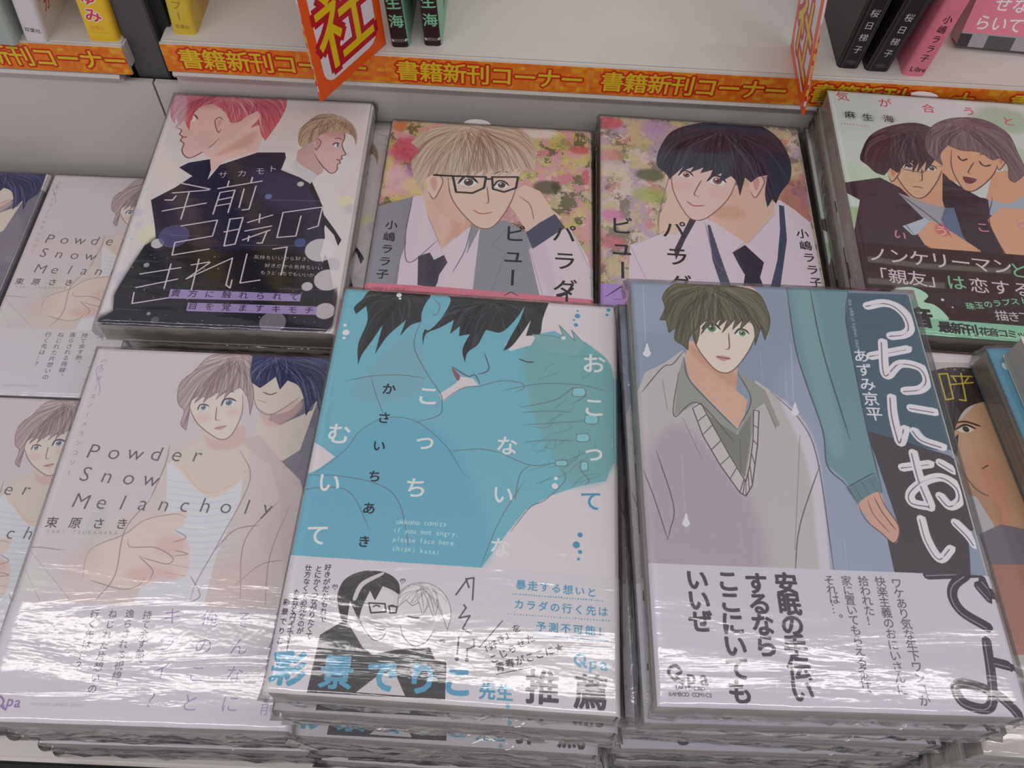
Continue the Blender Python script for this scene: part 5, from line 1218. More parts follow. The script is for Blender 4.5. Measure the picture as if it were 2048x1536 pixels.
["L",[206,150,140],0.8,0.71,1,1,[54.5,76.9,58.1,77.5]],
["F",[214,180,168],1,0,1,[91.6,46.9,97,43.3,100.5,48.9,96.1,59.5,93.1,63.2,91.3,58]],
["F",[195,130,120],0.7,0,1,[93.5,49.1,96.4,46.4,97.4,50.6,94.7,57.4]],
["L",[120,75,80],0.8,0.7,1,1,[91.6,46.9,97,43.3,100.5,48.9,96.1,59.5,93.1,63.2,91.3,58]],
["H",[56,56,74],[34,32,46],[96,96,118],156,61,0,0.36,[80.2,0.9],[36.7,27.7,46,9.7,64.1,0.6,96.7,-3.5,111.7,7.2,118.7,28.9,116.6,46.4,109.8,57.5,105.7,67.3,104,63.3,100.2,70.6,99.8,60.4,103.1,43.3,96.6,46,92.2,50.7,88.9,46.7,84.4,62.6,82.5,49.4,80.3,46.2,71.7,53.4,74.9,44.2,66.7,49.5,69.4,42.1,61.4,45.5,63.8,40.4,54.9,45.8,57.9,40.2,48.5,45.9,52,40.1,43,51.1,46.1,39.9,44.6,46.5,42.4,53,39.6,46.9,37.2,45,34.9,40.9]],
["T","パラダイス",13.58,[32,28,32],43,93.4,0.65,20.3,0.02,"v",1,1],
["T","ビュー",13.57,[32,28,32],12.2,92.9,-0.1,16.5,0.02,"v",1,1],
["T","小嶋ララ子",6.94,[32,28,32],118.8,89.9,0.775,9,0.02,"v",1,1],
["F",[160,124,200],1,0,0,[-6,136.7,1.2,136.5,140.1,133.3,147.9,169.9,-5.8,181.8]],
["L",[32,28,32],1,0.75,0,1,[2.6,145.8,11.3,138.1,15.1,139.9]],
["L",[32,28,32],1,0.6,1,1,[7.3,147.2,11.7,147.2]]],
"suits":[
["F",[190,198,190],1,0,0,[-15.4,-12.7,178.8,-34.3,129.9,211.2,-42.5,226.1]],
["D",[178,200,165],0.8,4.89,9.2,73.5,20.72,10.44],
["D",[150,175,140],0.8,3.87,103.1,15.6,19.26,11.61],
["D",[165,188,150],0.7,3.72,103.8,49.7,14.63,11],
["D",[206,196,204],0.6,7.85,59.1,6.9,34.54,11.7],
["D",[140,170,110],0.8,2.01,-0.8,103.3,13.11,6.6],
["F",[206,150,118],1,0,0,[25.6,69.9,62.5,58.1,58.2,86.1,60.7,101,52.2,101.8,28.7,92.9]],
["F",[66,50,58],1,0,0,[-0.1,78.4,20.9,72.4,31.1,79.2,46.5,102.4,46.1,144.7,-6.5,142.9,-2.1,121.6,6.5,91.3,-0.6,86.3]],
["F",[58,44,54],1,0,0,[58.3,64.5,65,73.8,75.9,82.4,84.2,83.5,78.3,102.9,80.9,120.7,94.9,140.2,58.8,146.9,54.1,112.6,53.8,86.6]],
["F",[150,150,160],1,0,0,[29,83.3,43.4,89.5,54.1,92.3,61.5,122.6,63.3,136.3,47.5,137.8,42.9,106.4]],
["F",[90,105,135],1,0,0,[54.1,92.3,59.2,92.1,59.7,112.1,62.9,122.5,62.1,129.5,53.3,116.3,49.9,102]],
["F",[210,150,115],1,0,0,[33.8,110.9,43.7,102.6,51,107.4,67,122.1,67.6,125.5,63.5,138,49,130.8,37.3,121.4]],
["F",[168,178,192],1,0,0,[27.3,108.7,41.1,101.4,43.5,103.4,33.7,114.6,31.7,114.8]],
["F",[150,162,176],1,0,0,[80.7,80,90.5,81,107.6,69.5,107.3,92.6,89.1,98.2,78.6,95.5]],
["F",[210,150,118],1,0,0,[85.5,71.7,112.9,48.8,106.6,73.5,91.8,84.7]],
["F",[210,150,115],1,0,0,[76.3,99.4,85.7,89.1,102.5,89.3,98.6,126.1,80.1,124.3]],
["F",[206,148,114],1,0,0,[87.9,61.5,108.3,55.4,111,73.1,91.6,85.9,79.2,83.3]],
["F",[210,160,126],1,0,1,[36.6,37.3,32.1,55.7,30.9,70,35.2,82.4,39.5,86.5,45.3,83.9,53.9,71.7,60.2,58.4,66,40.3,54.8,27.3]],
["F",[196,122,88],0.5,1.91,1,[36.6,37.3,35.1,48.8,45.3,46.9,56.3,49.5,66,40.3,54.8,27.3]],
["L",[80,56,56],0.8,0.71,1,1,[32.1,55.7,30.9,70,35.2,82.4,39.5,86.5,45.3,83.9,53.9,71.7,60.2,58.4]],
["F",[225,220,218],1,0,1,[35.6,61.1,38.3,57.8,41.5,58.1,42.9,60.9,40.5,63.1,37.3,63]],
["D",[90,66,62],1,0,39.6,60.6,1.97,2.13],
["D",[60,42,48],1,0,39.6,60.6,0.91,0.91],
["D",[240,240,240],1,0,39.2,59.7,0.55,0.55],
["L",[60,42,48],1,1.11,1,1,[35.1,61.6,38.3,57.8,41.5,58.1,43.3,61]],
["L",[60,42,48],0.6,0.51,1,1,[36.6,63,39.7,63.5]],
["L",[60,42,48],0.7,0.86,1,1,[36.7,54.4,41.7,52.3,45.6,54.1]],
["F",[225,220,218],1,0,1,[49.4,62.4,51.6,59.7,54.2,59.9,55.2,62.1,53.3,63.8,50.7,63.8]],
["D",[90,66,62],1,0,52.6,61.9,1.58,1.68],
["D",[60,42,48],1,0,52.6,61.9,0.72,0.72],
["D",[240,240,240],1,0,52.3,61.2,0.41,0.41],
["L",[60,42,48],1,0.86,1,1,[49,62.9,51.6,59.7,54.2,59.9,55.5,62.2]],
["L",[60,42,48],0.6,0.55,1,1,[50.2,63.7,52.6,64.2]],
["L",[60,42,48],0.7,0.86,1,1,[50.8,55.8,54.8,53.6,57.8,55.3]],
["L",[80,56,56],0.8,0.77,1,1,[46.5,62.7,45.2,71.4,43.3,72.6]],
["F",[196,122,88],0.8,0,1,[43.3,72.6,44.7,71.9,43.5,73.4]],
["L",[160,95,80],1,0.91,1,1,[38.4,77.8,41.6,77.6,44.6,78.4]],
["L",[196,122,88],0.8,0.66,1,1,[39.3,81.2,41.9,81.4]],
["F",[208,156,122],1,0,1,[26.6,63.2,31.1,60.9,33.8,65,29.7,72.4,27,74.9,25.9,71.1]],
["F",[190,112,80],0.7,0,1,[28.1,64.9,30.5,63,31.1,66.1,28.6,70.8]],
["L",[80,56,56],0.8,0.66,1,1,[26.6,63.2,31.1,60.9,33.8,65,29.7,72.4,27,74.9,25.9,71.1]],
["F",[208,150,114],1,0,0,[58.6,37.7,75.4,31.6,69.4,73.4,61.4,70.2,57.8,62.6]],
["F",[210,152,116],1,0,1,[74.1,26.4,67.5,44.9,64.6,59.9,66.4,73.2,69.4,78,75.6,76.2,86.6,65.1,94.2,52.1,101.9,34,92.8,18.6]],
["F",[194,115,80],0.5,1.88,1,[74.1,26.4,71.2,38.2,81.3,37.8,91.5,42.1,101.9,34,92.8,18.6]],
["L",[80,56,56],0.8,0.76,1,1,[67.5,44.9,64.6,59.9,66.4,73.2,69.4,78,75.6,76.2,86.6,65.1,94.2,52.1]],
["L",[72,50,55],1,1.17,1,1,[70.3,49.6,71.2,52.6,73,53.1,75.4,51.6]],
["L",[72,50,55],0.7,0.91,1,1,[71.7,44.2,75.9,42.6,78.6,44.8]],
["L",[72,50,55],1,1.12,1,1,[82,52.8,83.3,55.9,85.7,56.5,88.5,55.1]],
["L",[72,50,55],0.7,0.88,1,1,[83.4,47.4,88.4,45.9,91.9,48.4]],
["L",[80,56,56],0.8,0.81,1,1,[78.8,54,73.7,62.3,74.5,63.9]],
["F",[194,115,80],0.8,0,1,[74.5,64,75.8,63.4,74.5,64.8]],
["F",[110,50,60],1,0,1,[69.5,67.1,73.2,67.4,77.1,68.4,73.4,71.9,70.2,71.3]],
["L",[80,56,56],1,0.72,1,1,[69.3,66.7,73.3,67.2,77.5,68.3]],
["L",[194,115,80],0.8,0.71,1,1,[69.9,72.4,72.4,73]],
["F",[208,150,114],1,0,1,[94.1,46,98.4,43.6,99.8,48.4,94.8,56.4,92.1,59,91.9,54.8]],
["F",[190,112,80],0.7,0,1,[95,47.9,97.4,46,97.4,49.4,94.3,54.6]],
["L",[80,56,56],0.8,0.62,1,1,[94.1,46,98.4,43.6,99.8,48.4,94.8,56.4,92.1,59,91.9,54.8]],
["H",[76,58,60],[46,34,38],[118,100,102],130,71,1,0.36,[42.8,29.9],[14.1,50.7,22.2,36.4,37.3,27,52.2,24.1,61,28.8,60,45.9,55.3,54.7,48.2,64.6,51.2,54.8,43.5,65.6,47.2,54.9,40.8,66,43.1,55.4,36.7,62.6,38.9,57.2,32.1,67,34.7,58.9,31.8,67.3,28.1,63.6,23.5,70.1,19.2,68.5,15.1,62.9,11.9,59.2]],
["H",[118,94,98],[82,62,66],[150,128,130],156,81,1,0.4,[79.6,19],[53.2,38.2,61.2,24.5,74.9,16.9,93.1,16.7,104.7,26.8,106.9,43.1,107.2,59.5,99.2,68.4,96.8,66.6,98.3,54.4,95.3,48.5,90.3,51.1,84.2,45.5,72.6,44.6,65.9,41.1,59.7,50.1,59.5,58.4,55.9,54.6,52.6,48.8]],
["L",[90,90,95],1,0.71,1,1,[35.2,64.1,46.5,65.8,46.1,63]],
["L",[90,90,95],1,0.75,1,1,[50.2,61.3,59.3,59.2]],
["L",[80,56,56],0.7,0.71,1,1,[29,83.3,46.5,102.4,53.7,114.4]],
["L",[80,56,56],0.7,0.65,1,1,[-2.1,121.6,23.9,104.6,33.1,114.6]],
["L",[80,56,56],0.7,0.7,1,1,[61,85.8,67.9,135.9]],
["L",[80,56,56],0.7,0.72,1,1,[83.2,81.7,76.9,103.1,83,134.5]],
["L",[80,56,56],0.7,0.66,1,1,[37.3,121.4,61.9,133]],
["L",[80,56,56],0.7,0.65,1,1,[1.7,86,12.2,90.7]],
["T","気",7.72,[200,80,92],8.8,4.7,0,0,0.02,0,1,1],
["T","が",7.78,[200,80,92],34.4,7.8,0,0,0.02,0,1,1],
["T","合",7.75,[200,80,92],60.4,9.9,0,0,0.02,0,1,1],
["T","う",7.77,[200,80,92],85.5,9.9,0,0,0.02,0,1,1],
["T","と",7.75,[200,80,92],108.1,16.4,0,0,0.02,0,1,1],
["D",[150,165,150],0.6,1.56,11,21,4.58,3.83],
["T","麻",6.15,[70,58,58],11,21,0,0,0.02,0,1,1],
["D",[150,165,150],0.6,1.51,21.5,22.1,4.6,3.78],
["T","生",6.06,[70,58,58],21.5,22.1,0,0,0.02,0,1,1],
["D",[150,165,150],0.6,1.51,34.2,22.1,4.55,3.84],
["T","海",6.06,[70,58,58],34.2,22.1,0,0,0.02,0,1,1],
["D",[210,120,130],1,0,4.8,29.2,0.41,0.41],
["D",[210,120,130],1,0,6.6,29.2,0.45,0.45],
["D",[210,120,130],1,0,8.3,29.3,0.45,0.45],
["D",[210,120,130],1,0,10.1,29.4,0.46,0.46],
["D",[210,120,130],1,0,11.9,29.4,0.5,0.5],
["D",[210,120,130],1,0,13.7,29.5,0.45,0.45],
["D",[210,120,130],1,0,15.5,29.6,0.45,0.45],
["D",[210,120,130],1,0,17.3,29.7,0.46,0.46],
["D",[210,120,130],1,0,19.1,29.7,0.5,0.5],
["D",[210,120,130],1,0,20.9,29.8,0.4,0.4],
["T","い",7.12,[205,120,140],24.8,115.4,0,0,0.03,20,1,1],
["D",[200,50,70],0.5,1.32,49,109.5,3.91,4.57],
["T","う",7.24,[222,160,165],48.8,110.2,0,0,0.04,0,1,1],
["T","こ",7.32,[205,120,140],72.5,105.3,0,0,0.03,0,1,1],
["T","と",7.4,[205,120,140],94.5,101.3,0,0,0.03,0,1,1],
["F",[58,34,38],1,0,0,[-17.2,123.1,0.4,122.8,36.9,123.6,93.7,123.7,131.4,124.7,104.9,213.4,-30.4,225.1]],
["F",[96,88,78],1,0.65,0,[4.3,132.6,34.8,134.6,81,134,80.1,137.5,34.1,138.4,3.7,136.5]],
["F",[96,88,78],1,0.65,0,[2,147.5,43,147,42.2,151.1,1.4,151.6]],
["T","ノンケリーマン",10.7,[200,186,190],10.2,131,11.033,0.333,0.015,3,1,1],
["T","と",10.7,[120,185,135],85,135,0,0,0.015,0,1,1],
["T","「親友」",9.8,[200,186,190],8,145,10.333,0.367,0.015,3,1,1],
["T","は",9.84,[120,190,140],48.9,146.5,0,0,0.015,0,1,1],
["T","恋する",9.85,[200,186,190],60.8,147.4,11.4,0.25,0.015,3,1,1],
["F",[160,210,178],1,0,1,[13.1,155.1,22.4,151.6,28.7,153,32.2,156.7,29.3,160.8,34.2,162.3,38.4,167.1,38.9,172.1,22.4,173,20.1,164.3,14.2,160.9]],
["F",[196,196,196],0.7,1.17,1,[15.7,152.6,24.7,153.4,27.4,159.7,20.9,159.7]],
["T","珠玉のラブストーリー",4.52,[120,190,140],53,161.6,4.889,-1.067,0.04,0,1,1],
["T","描き下ろし",6.57,[196,186,188],68.2,166.3,6.225,0.05,0.01,0,1,1],
["D",[200,190,190],1,0,39.3,158.6,0.91,0.91],
["D",[200,190,190],1,0,43.6,163.1,0.56,0.56],
["F",[125,190,152],1,0,0,[14.8,172.4,30.3,171.6,76.4,171.8,117.5,171.2,104.9,213.4,1.3,222.4]],
["T","音",12.24,[52,36,40],25.5,171.4,0,0,0.09,0,1,1],
["T","最新刊",6.99,[48,30,36],37,176.4,6.55,0.3,0.06,0,1,1],
["T","花音コミックス",5.18,[52,40,44],56.7,177.4,4.717,0.083,0.05,0,1,1]],
"call":[
["F",[178,168,165],1,0,0,[-69.3,-22.3,137.2,-40.5,64.1,178.2,-87.6,188]],
["F",[200,190,195],1,0,0,[-71.7,5.1,127.6,-11.8,124.2,-1.5,-72.2,11.5]],
["F",[186,142,108],1,0,0,[17.4,47.4,20.7,39.2,35.2,24.6,69,21.8,46.4,104.8,27.1,92.8,18.2,79.5,17,65.1]],
["F",[196,120,90],0.5,2.89,1,[19.8,62.4,30.7,54,36.9,66,30.9,90.3,22.1,81.6]],
["F",[176,128,96],1,0,0,[21,67.3,31,80.9,28.1,101.8,22.7,93.2,17.6,77.2]],
["F",[172,168,172],1,0,0,[17.1,74.8,21.3,75.7,26,88.3,24.9,97.5,16.8,104.8,13.9,89.2]],
["F",[110,102,110],1,0,0,[18.3,93.5,29.3,88.1,50.1,91.1,41.6,122.3,20.6,115.4]],
["F",[165,112,96],1,0,0,[19.5,106.8,46.4,104.8,36,143,17.7,144.2]],
["H",[58,46,44],[32,24,26],[92,76,70],104,91,0,0.25,[29.3,8.2],[-73.4,25.2,14.3,10.9,23.3,8.1,43.9,7.6,72.9,7.4,69,21.8,37.3,25.8,26.8,30.7,20,40.6,17.4,47.4,20.3,44.5,17.1,56.4,15.1,52.7,13.8,42.4,10.7,29.3,-76.7,62.5]],
["L",[70,48,42],1,0.96,1,1,[19.9,38.8,25.2,37.8,31.7,39.7]],
["F",[205,190,176],1,0,1,[20,42.5,24.7,40,27.8,41.8,23.9,43.7]],
["D",[60,56,54],1,0,24.3,41.8,1.52,1.52],
["L",[44,34,34],1,0.91,1,1,[19.1,42.5,24.4,39.5,29.1,41.2]],
["L",[110,66,52],1,0.6,1,1,[27.1,61.8,29.2,60.4,30.6,59.6]],
["L",[90,60,50],1,0.47,1,1,[17.1,62.6,22.1,72,27.5,75.2]],
["L",[190,168,52],1,0.81,0,0,[17.9,12.3,22.1,11.7,22,25.6,18.3,26.5,17.9,12.3]],
["L",[190,168,52],1,0.77,0,0,[23.5,13,33.7,12.4]],
["L",[190,168,52],1,0.77,0,0,[22,17.9,33.4,15.8]],
["L",[190,168,52],1,0.81,0,0,[28.7,11.1,27.8,26.3,24.8,26]],
["L",[190,168,52],1,0.86,0,0,[24.5,13.7,25.3,15.9]],
["L",[190,168,52],1,0.77,0,0,[29.6,15.9,31.8,13.1]],
["T","CALL VOICE",1.67,[190,180,180],21.9,9.1,4.333,-0.2,0,0,1,1]]}''')
# ---------------------------------------------------------------- print the jackets
MAT = {}
for k, ops in ART.items():
    s = Sheet(CW, CH); s.run(ops); MAT[k] = printed('jacket_'+k, s.image('art_'+k))

# ---------------------------------------------------------------- setting
TABLE = -.4665
YAW = math.radians(1.35)
def setting(o): o['kind'] = 'structure'; return o
tile = plain('floor_tiles', (.42, .41, .39), .35, .04, 4)
setting(box('floor', (-2.6, -2.2, -1.27), (2.6, 2.4, -1.25), tile))
setting(box('wall_back', (-2.6, 2.4, -1.25), (2.6, 2.5, 1.9), plain('shop_wall_paint', (.6, .58, .55), .8)))
# display shelving unit
U = thing('display_shelf', 'cream metal bookshop shelving with orange printed strips along its shelf edge, holding all the comics', 'shelf', (0, .4437, 0), YAW)
box('table_board', (-.95, -.3905, TABLE-.02), (.95, .16, TABLE), SHELFM, U, .002)
box('front_apron', (-.95, -.46, -1.24), (.95, -.4138, TABLE-.014), SHELFM, U, .002)
box('edge_gap_strip', (-.95, -.3970, TABLE-.02), (.95, -.3907, TABLE-.003), GAP, U, .001)  # black strip painting in the dark gap along the table edge
box('front_channel', (-.95, -.4010, TABLE-.03), (.95, -.3972, TABLE-.006), DARK, U, .0008)
box('front_channel', (-.95, -.4100, TABLE-.03), (.95, -.4013, TABLE-.012), GAP, U, .0008)
box('front_channel', (-.95, -.4135, TABLE-.03), (.95, -.4103, TABLE-.009), DARK, U, .0008)
SZ = -.340                                                        # top of the upper shelf
SEAM = -.2445
def riser(x0, x1, notch, z0):
    """upright panel behind the flat piles: rounded top edge, notched at the post"""
    bm = bmesh.new(); prof = [(0, TABLE), (0, z0-.004), (-.0035, z0-.0035), (-.0045, z0-.0015), (-.0035, z0+.0003), (-.001, z0+.001), (.004, z0+.001), (.004, TABLE)]
    def seg(a, b, pr):
        L = [bm.verts.new((a, y, z)) for y, z in pr]; R = [bm.verts.new((b, y, z)) for y, z in pr]; n = len(pr)
        for i in range(n): bm.faces.new((L[i], R[i], R[(i+1) % n], L[(i+1) % n]))
        bm.faces.new(L[::-1]); bm.faces.new(R)
    low = [(0, TABLE), (0, -.3735), (.004, -.3735), (.004, TABLE)]
    if notch < (x0+x1)/2: seg(notch, x1, prof); seg(x0, notch, low)
    else: seg(x0, notch, prof); seg(notch, x1, low)
    bmesh.ops.recalc_face_normals(bm, faces=bm.faces[:])
    me = bpy.data.meshes.new('riser_panel'); bm.to_mesh(me); bm.free(); me.materials.append(SHELFM)
    o = bpy.data.objects.new('riser_panel', me); C.objects.link(o); o.parent = U
riser(SEAM+.0007, .95, -.2275, -.3615); riser(-.95, SEAM-.0007, -.2625, -.3665)
box('seam_backing', (SEAM-.01, .0045, TABLE), (SEAM+.01, .008, -.374), GAP, U)
box('post', (-.2555, .006, TABLE), (-.2345, .06, .3), DARK, U, .0008)
box('post_recess', (-.2640, .012, TABLE), (-.2262, .02, .3), GAP, U)  # black sheet in place of the shade either side of the post
for x0, x1, dz in ((-.2295, .95, 0), (-.95, -.2535, -.0045)):
    box('upper_shelf_board', (x0, -.001, SZ-.018+dz), (x1, .30, SZ+dz), SHELFM, U, .0012)
    box('price_rail', (x0, -.0035, SZ-.021+dz), (x1, -.0012, SZ-.0002+dz), RAILM, U, .0004)
box('back_panel', (-.95, .30, -.6), (.95, .306, .3), SHELFM, U)
# printed strips clipped on the rail
def strip_ops(n):
    s = Sheet(130, 19.4, (222, 118, 38)); s.im += 0
    for j in range(3):
        m = np.clip((noise2(s.w, s.h, 26, 5+j+n)+.4*noise2(s.w, s.h, 60, 9+j))*3-.6, 0, 1)*.45
        s.im += (np.array([(226, 168, 44), (214, 92, 40), (228, 186, 60)][j], np.float32)-s.im)*m[..., None]
    for b, c in ((.20, (196, 52, 34)), (.035, (214, 188, 46))):
        s.text('書籍新刊コーナー', 14.2, c, 14, 9.8, 14.6, 0, b, 0, 1, 1)
    return s.image('strip%d' % n, 1.2, .95)
SM = [printed('strip_print_%d' % n, strip_ops(n), .4) for n in range(2)]
def card(x0, x1, k, cut0=0.0, dz=0):
    z0, z1 = SZ-.0203+dz, SZ-.0008+dz
    u = lambda x: cut0+(x-x0)/.13
    V = [(x0, -.0038, z0), (x1, -.0038, z0), (x1, -.0038, z1), (x0, -.0038, z1), (x0, -.0035, z0), (x1, -.0035, z0), (x1, -.0035, z1), (x0, -.0035, z1)]
    return obj('strip_card', V, [(0, 1, 2, 3), (5, 4, 7, 6), (0, 4, 5, 1), (2, 6, 7, 3), (1, 5, 6, 2), (0, 3, 7, 4)], SM[k], U, [(u(v[0]), (v[2]-z0)/(z1-z0)) for v in V])
card(-.2293, -.0925, 0, -.02); card(-.0923, .0350, 1); card(.0353, .1652, 0); card(.1655, .2905, 1, -.01); card(.2908, .42, 0)
card(-.3850, -.2537, 1, -.06, -.0045); card(-.515, -.3853, 0, 0, -.0045)

# ---------------------------------------------------------------- flat piles
rnd = random.Random(7)
ORD = ['topmost', 'second', 'third', 'fourth', 'fifth', 'sixth', 'seventh', 'eighth', 'ninth', 'tenth', 'eleventh', 'twelfth']
def pile(loc, yaw, matk, T, top_label, low_label, group, band, offs={}, seed=1, jit=.0012, drift=0, tab=None):
    x, y, z = loc; m = MAT[matk]
    top = comic(top_label, m, T, (x, y, z-T), yaw, band, True, seed, group=group, tab=tab)
    n = int(round((z-TABLE)/T)); 
    if n < 2: return top
    low = None; step = (z-T-TABLE)/(n-1)
    for k in range(1, n):
        dx, dy, da = offs.get(k, (rnd.uniform(-jit, jit), rnd.uniform(-jit, jit)-drift*k, math.radians(rnd.uniform(-.7, .7))))
        L = low_label % ORD[k]; pos = (x+dx, y+dy, z-T-step*k)
        if low is None: low = comic(L, m, step-.0001 if step < T else T, pos, yaw+da, band, False, seed+50, group=group); wrap(low, min(T, step), seed+80, FILM2, .0003, .0001, 20, 12, .0016)
        else: dup(low, L, pos, yaw+da)
    return top
pile((-.0169, .1514, -.3194), .0013, 'turquoise', .0152, 'shrink-wrapped comic with turquoise cover of two faces nearly touching and black hair, front row centre',
     '%s comic from the top in the pile under the turquoise cover', 'pile of turquoise-cover comics', 130.8, {1: (.0012, -.0030, .001), 2: (.0030, -.0022, -.004), 3: (.0005, .0035, .006), 4: (-.001, -.0046, .002), 5: (.0022, -.0045, -.003)}, 3, .0015, .0004)
pile((.1172, .1542, -.2995), .0382, 'rain', .0155, 'grey-blue wrapped comic with a brown-haired man in a pale V-neck sweater under rain',
     '%s comic from the top in the pile under the grey-blue rain cover', 'pile of rain-cover comics', 132, {1: (-.0022, -.0022, .005), 2: (-.0058, .0016, -.004), 3: (-.0072, -.001, -.02), 4: (-.009, .0008, -.03), 5: (-.0045, -.002, .0)}, 5, .0015, .0003)
pile((-.1478, .1447, -.373), .0347, 'pale', .0155, 'white pastel comic with thin grey Latin title, in front row left of turquoise cover',
     '%s comic from the top in the pile under the front pastel white cover', 'front pile of pastel comics', 132.6, {1: (.0005, .0008, 0), 2: (-.001, .0012, .002), 3: (.001, .0035, -.002), 4: (-.0005, .0012, .001), 5: (0, .0008, 0)}, 9, .001, .0)
pile((-.2680, .1525, -.450), .0360, 'pale', .0155, 'white pastel comic lying low at the left picture edge, partly under the front pastel pile', '%s comic of the low front-left pair', 'low pastel comics on the left', 132.6, {}, 11)
pile((-.2676, .3362, -.450), .0400, 'pale', .0155, 'white pastel comic lying low behind the front row, tucked under the black-coat cover', '%s', 'low pastel comics on the left', 132.6, {}, 13)
pile((-.3985, .3310, -.4495), .0400, 'pale', .0155, 'white pastel comic in the back left corner showing only dark blue hair', '%s', 'low pastel comics on the left', 132.6, {}, 15)
pile((-.1631, .3447, -.3775), .0338, 'coat', .0150, 'white comic with a pink-haired and a blond profile above a black coat',
     '%s comic from the top in the pile under the black-coat cover', 'pile of black-coat comics', None, {1: (.0115, .0005, -.006), 2: (.002, .0012, .006), 3: (.006, -.002, -.004), 4: (.003, .001, .0), 5: (.0, -.002, .003)}, 17, .0015)
pile((-.0223, .3340, -.378), .0173, 'spectacles', .0148, 'floral-cover comic with a blond man in glasses and grey suit leaning on his hand',
     '%s comic from the top in the pile under the blond man in glasses', 'pile of floral spectacles comics', 133, {}, 19, .0012, 0, -.010)
pile((.1092, .3451, -.3728), .0067, 'suspenders', .0156, 'comic with floral cover of a black-haired man in a white shirt and suspenders',
     '%s comic from the top in the pile under the black-haired man in suspenders', 'pile of floral suspenders comics', 136.3, {1: (-.0012, .0, 0), 2: (-.0022, .0, .002)}, 23, .0012)
pile((.2450, .3492, -.345), -.0048, 'suits', .0152, 'shrink-wrapped comic with pale green cover of two men in dark suits and a maroon band',
     '%s comic from the top in the pile under the two men in suits', 'pile of two-suits comics', 123.3, {1: (-.0005, 0, 0), 2: (-.0030, 0, .004), 3: (-.0035, 0, .002), 4: (-.0062, -.001, .004), 5: (-.007, 0, .004), 6: (-.006, 0, 0)}, 29, .0012, 0, -.004)
pile((.2490, .1500, -.3355), .0, 'call', .0146, 'comic with a half-hidden orange-toned face under black hair and yellow outlined lettering',
     '%s comic from the top in the pile under the half-hidden orange face', 'pile of half-hidden face comics', None, {}, 31, .0015)
# two more books staggered on top at the right picture edge
sb = Sheet(CW, CH, (72, 130, 160)); sb.run([['F', [90, 158, 184], .7, 6, 1, [0, 0, 30, 0, 24, 60, 0, 120]], ['F', [196, 190, 196], 1, 0, 0, [-1, 122, 129, 122, 129, 150, -1, 150]], ['F', [60, 120, 160], 1, 0, 0, [-1, 150, 129, 150, 129, 183, -1, 183]],
    ['D', [200, 215, 220], .8, .3, 6, 10, 2, 2], ['D', [215, 200, 185], 1, 0, 64, 60, 26, 32], ['F', [46, 60, 90], 1, 0, 1, [36, 50, 40, 22, 64, 12, 88, 22, 94, 52, 84, 40, 70, 34, 50, 40, 42, 56]], ['F', [190, 205, 215], 1, 0, 1, [20, 122, 30, 96, 52, 88, 76, 88, 100, 98, 110, 122]]])
MAT['blue'] = printed('jacket_blue', sb.image('art_blue'))
comic('blue-covered comic lying askew on top of the half-hidden orange face cover', MAT['blue'], .0150, (.2930, .1515, -.3352), math.radians(-6.2)*-1+math.radians(0.4)-math.radians(0), None, True, 37)
sg = Sheet(CW, CH, (178, 176, 170)); sg.run([['D', [150, 175, 150], .8, 4, 60, 70, 34, 40], ['F', [90, 84, 88], 1, 0, 1, [30, 60, 40, 30, 70, 22, 96, 36, 98, 66, 80, 52, 50, 50]], ['T', '最新刊', 14, [60, 40, 60], 40, 160, 18, 0, .04, 0, 1, 1]])
MAT['grey'] = printed('jacket_grey', sg.image('art_grey'))
comic('uppermost grey-edged comic stacked on the blue-covered one at the right picture edge', MAT['grey'], .0155, (.2985, .1470, -.3198), math.radians(6.0), None, False, 39)

# ---------------------------------------------------------------- books standing on the upper shelf
SPH = 74.0
def standing(label, x, y, w, lean, sheet, dz=0, D=.128, seed=1, tip=0):
    t = thing('standing_comic', label, 'book', (x, y, SZ+dz), YAW); t.rotation_euler = (math.radians(tip), math.radians(lean), YAW)
    m = printed('spine_print', sheet.image('spine'), .32); r = min(.003, w*.3); s = []
    P = [(0, D)]+[(r-r*math.cos(a), r-r*math.sin(a)) for a in np.linspace(0, math.pi/2, 5)]+[(w-r+r*math.sin(a), r-r*math.cos(a)) for a in np.linspace(0, math.pi/2, 5)]+[(w, D)]
    tot = w+D; n = len(P); V, U_ = [], []
    def uu(p, i): return p[0]/tot if i < n-1 and p[1] < r+1e-6 else (0 if i == 0 else 1)
    for z in (0, .182):
        for i, p in enumerate(P): V.append((p[0], p[1], z)); U_.append((uu(p, i), z*1000/SPH))
        for i, p in enumerate(P):
            a = P[max(i-1, 0)]; b = P[min(i+1, n-1)]; d = Vector((b[0]-a[0], b[1]-a[1])).normalized()
            V.append((p[0]-d.y*.0004, p[1]+d.x*.0004, z)); U_.append((uu(p, i), z*1000/SPH))
    Fc = []
    for i in range(n-1):
        Fc += [(i, i+1, 2*n+i+1, 2*n+i), (n+i, 3*n+i, 3*n+i+1, n+i+1), (i, n+i, n+i+1, i+1), (2*n+i, 2*n+i+1, 3*n+i+1, 3*n+i)]
    Fc += [(0, 2*n, 3*n, n), (n-1, 2*n-1, 4*n-1, 3*n-1)]
    obj('jacket', V, Fc, m, t, U_)
    box('page_block', (.0006, .0012, .0006), (w-.0006, D-.0006, .1812), PAGES, t)
    return t
def sh(w, col, ops): s = Sheet(w*1000+128, SPH, col); s.run(ops); return s
standing('greenish-white spine of a comic at the far left of the upper shelf', -.3290, .4290, .0132, 4, sh(.0132, (150, 160, 152), [['T', '双葉社', 3, [60, 66, 64], 7, 40, 0, 5, 0, 'v', 1, 1], ['F', [110, 125, 120], .6, 2, 1, [0, 0, 8, 0, 6, 40, 0, 50]]]), -.0045)
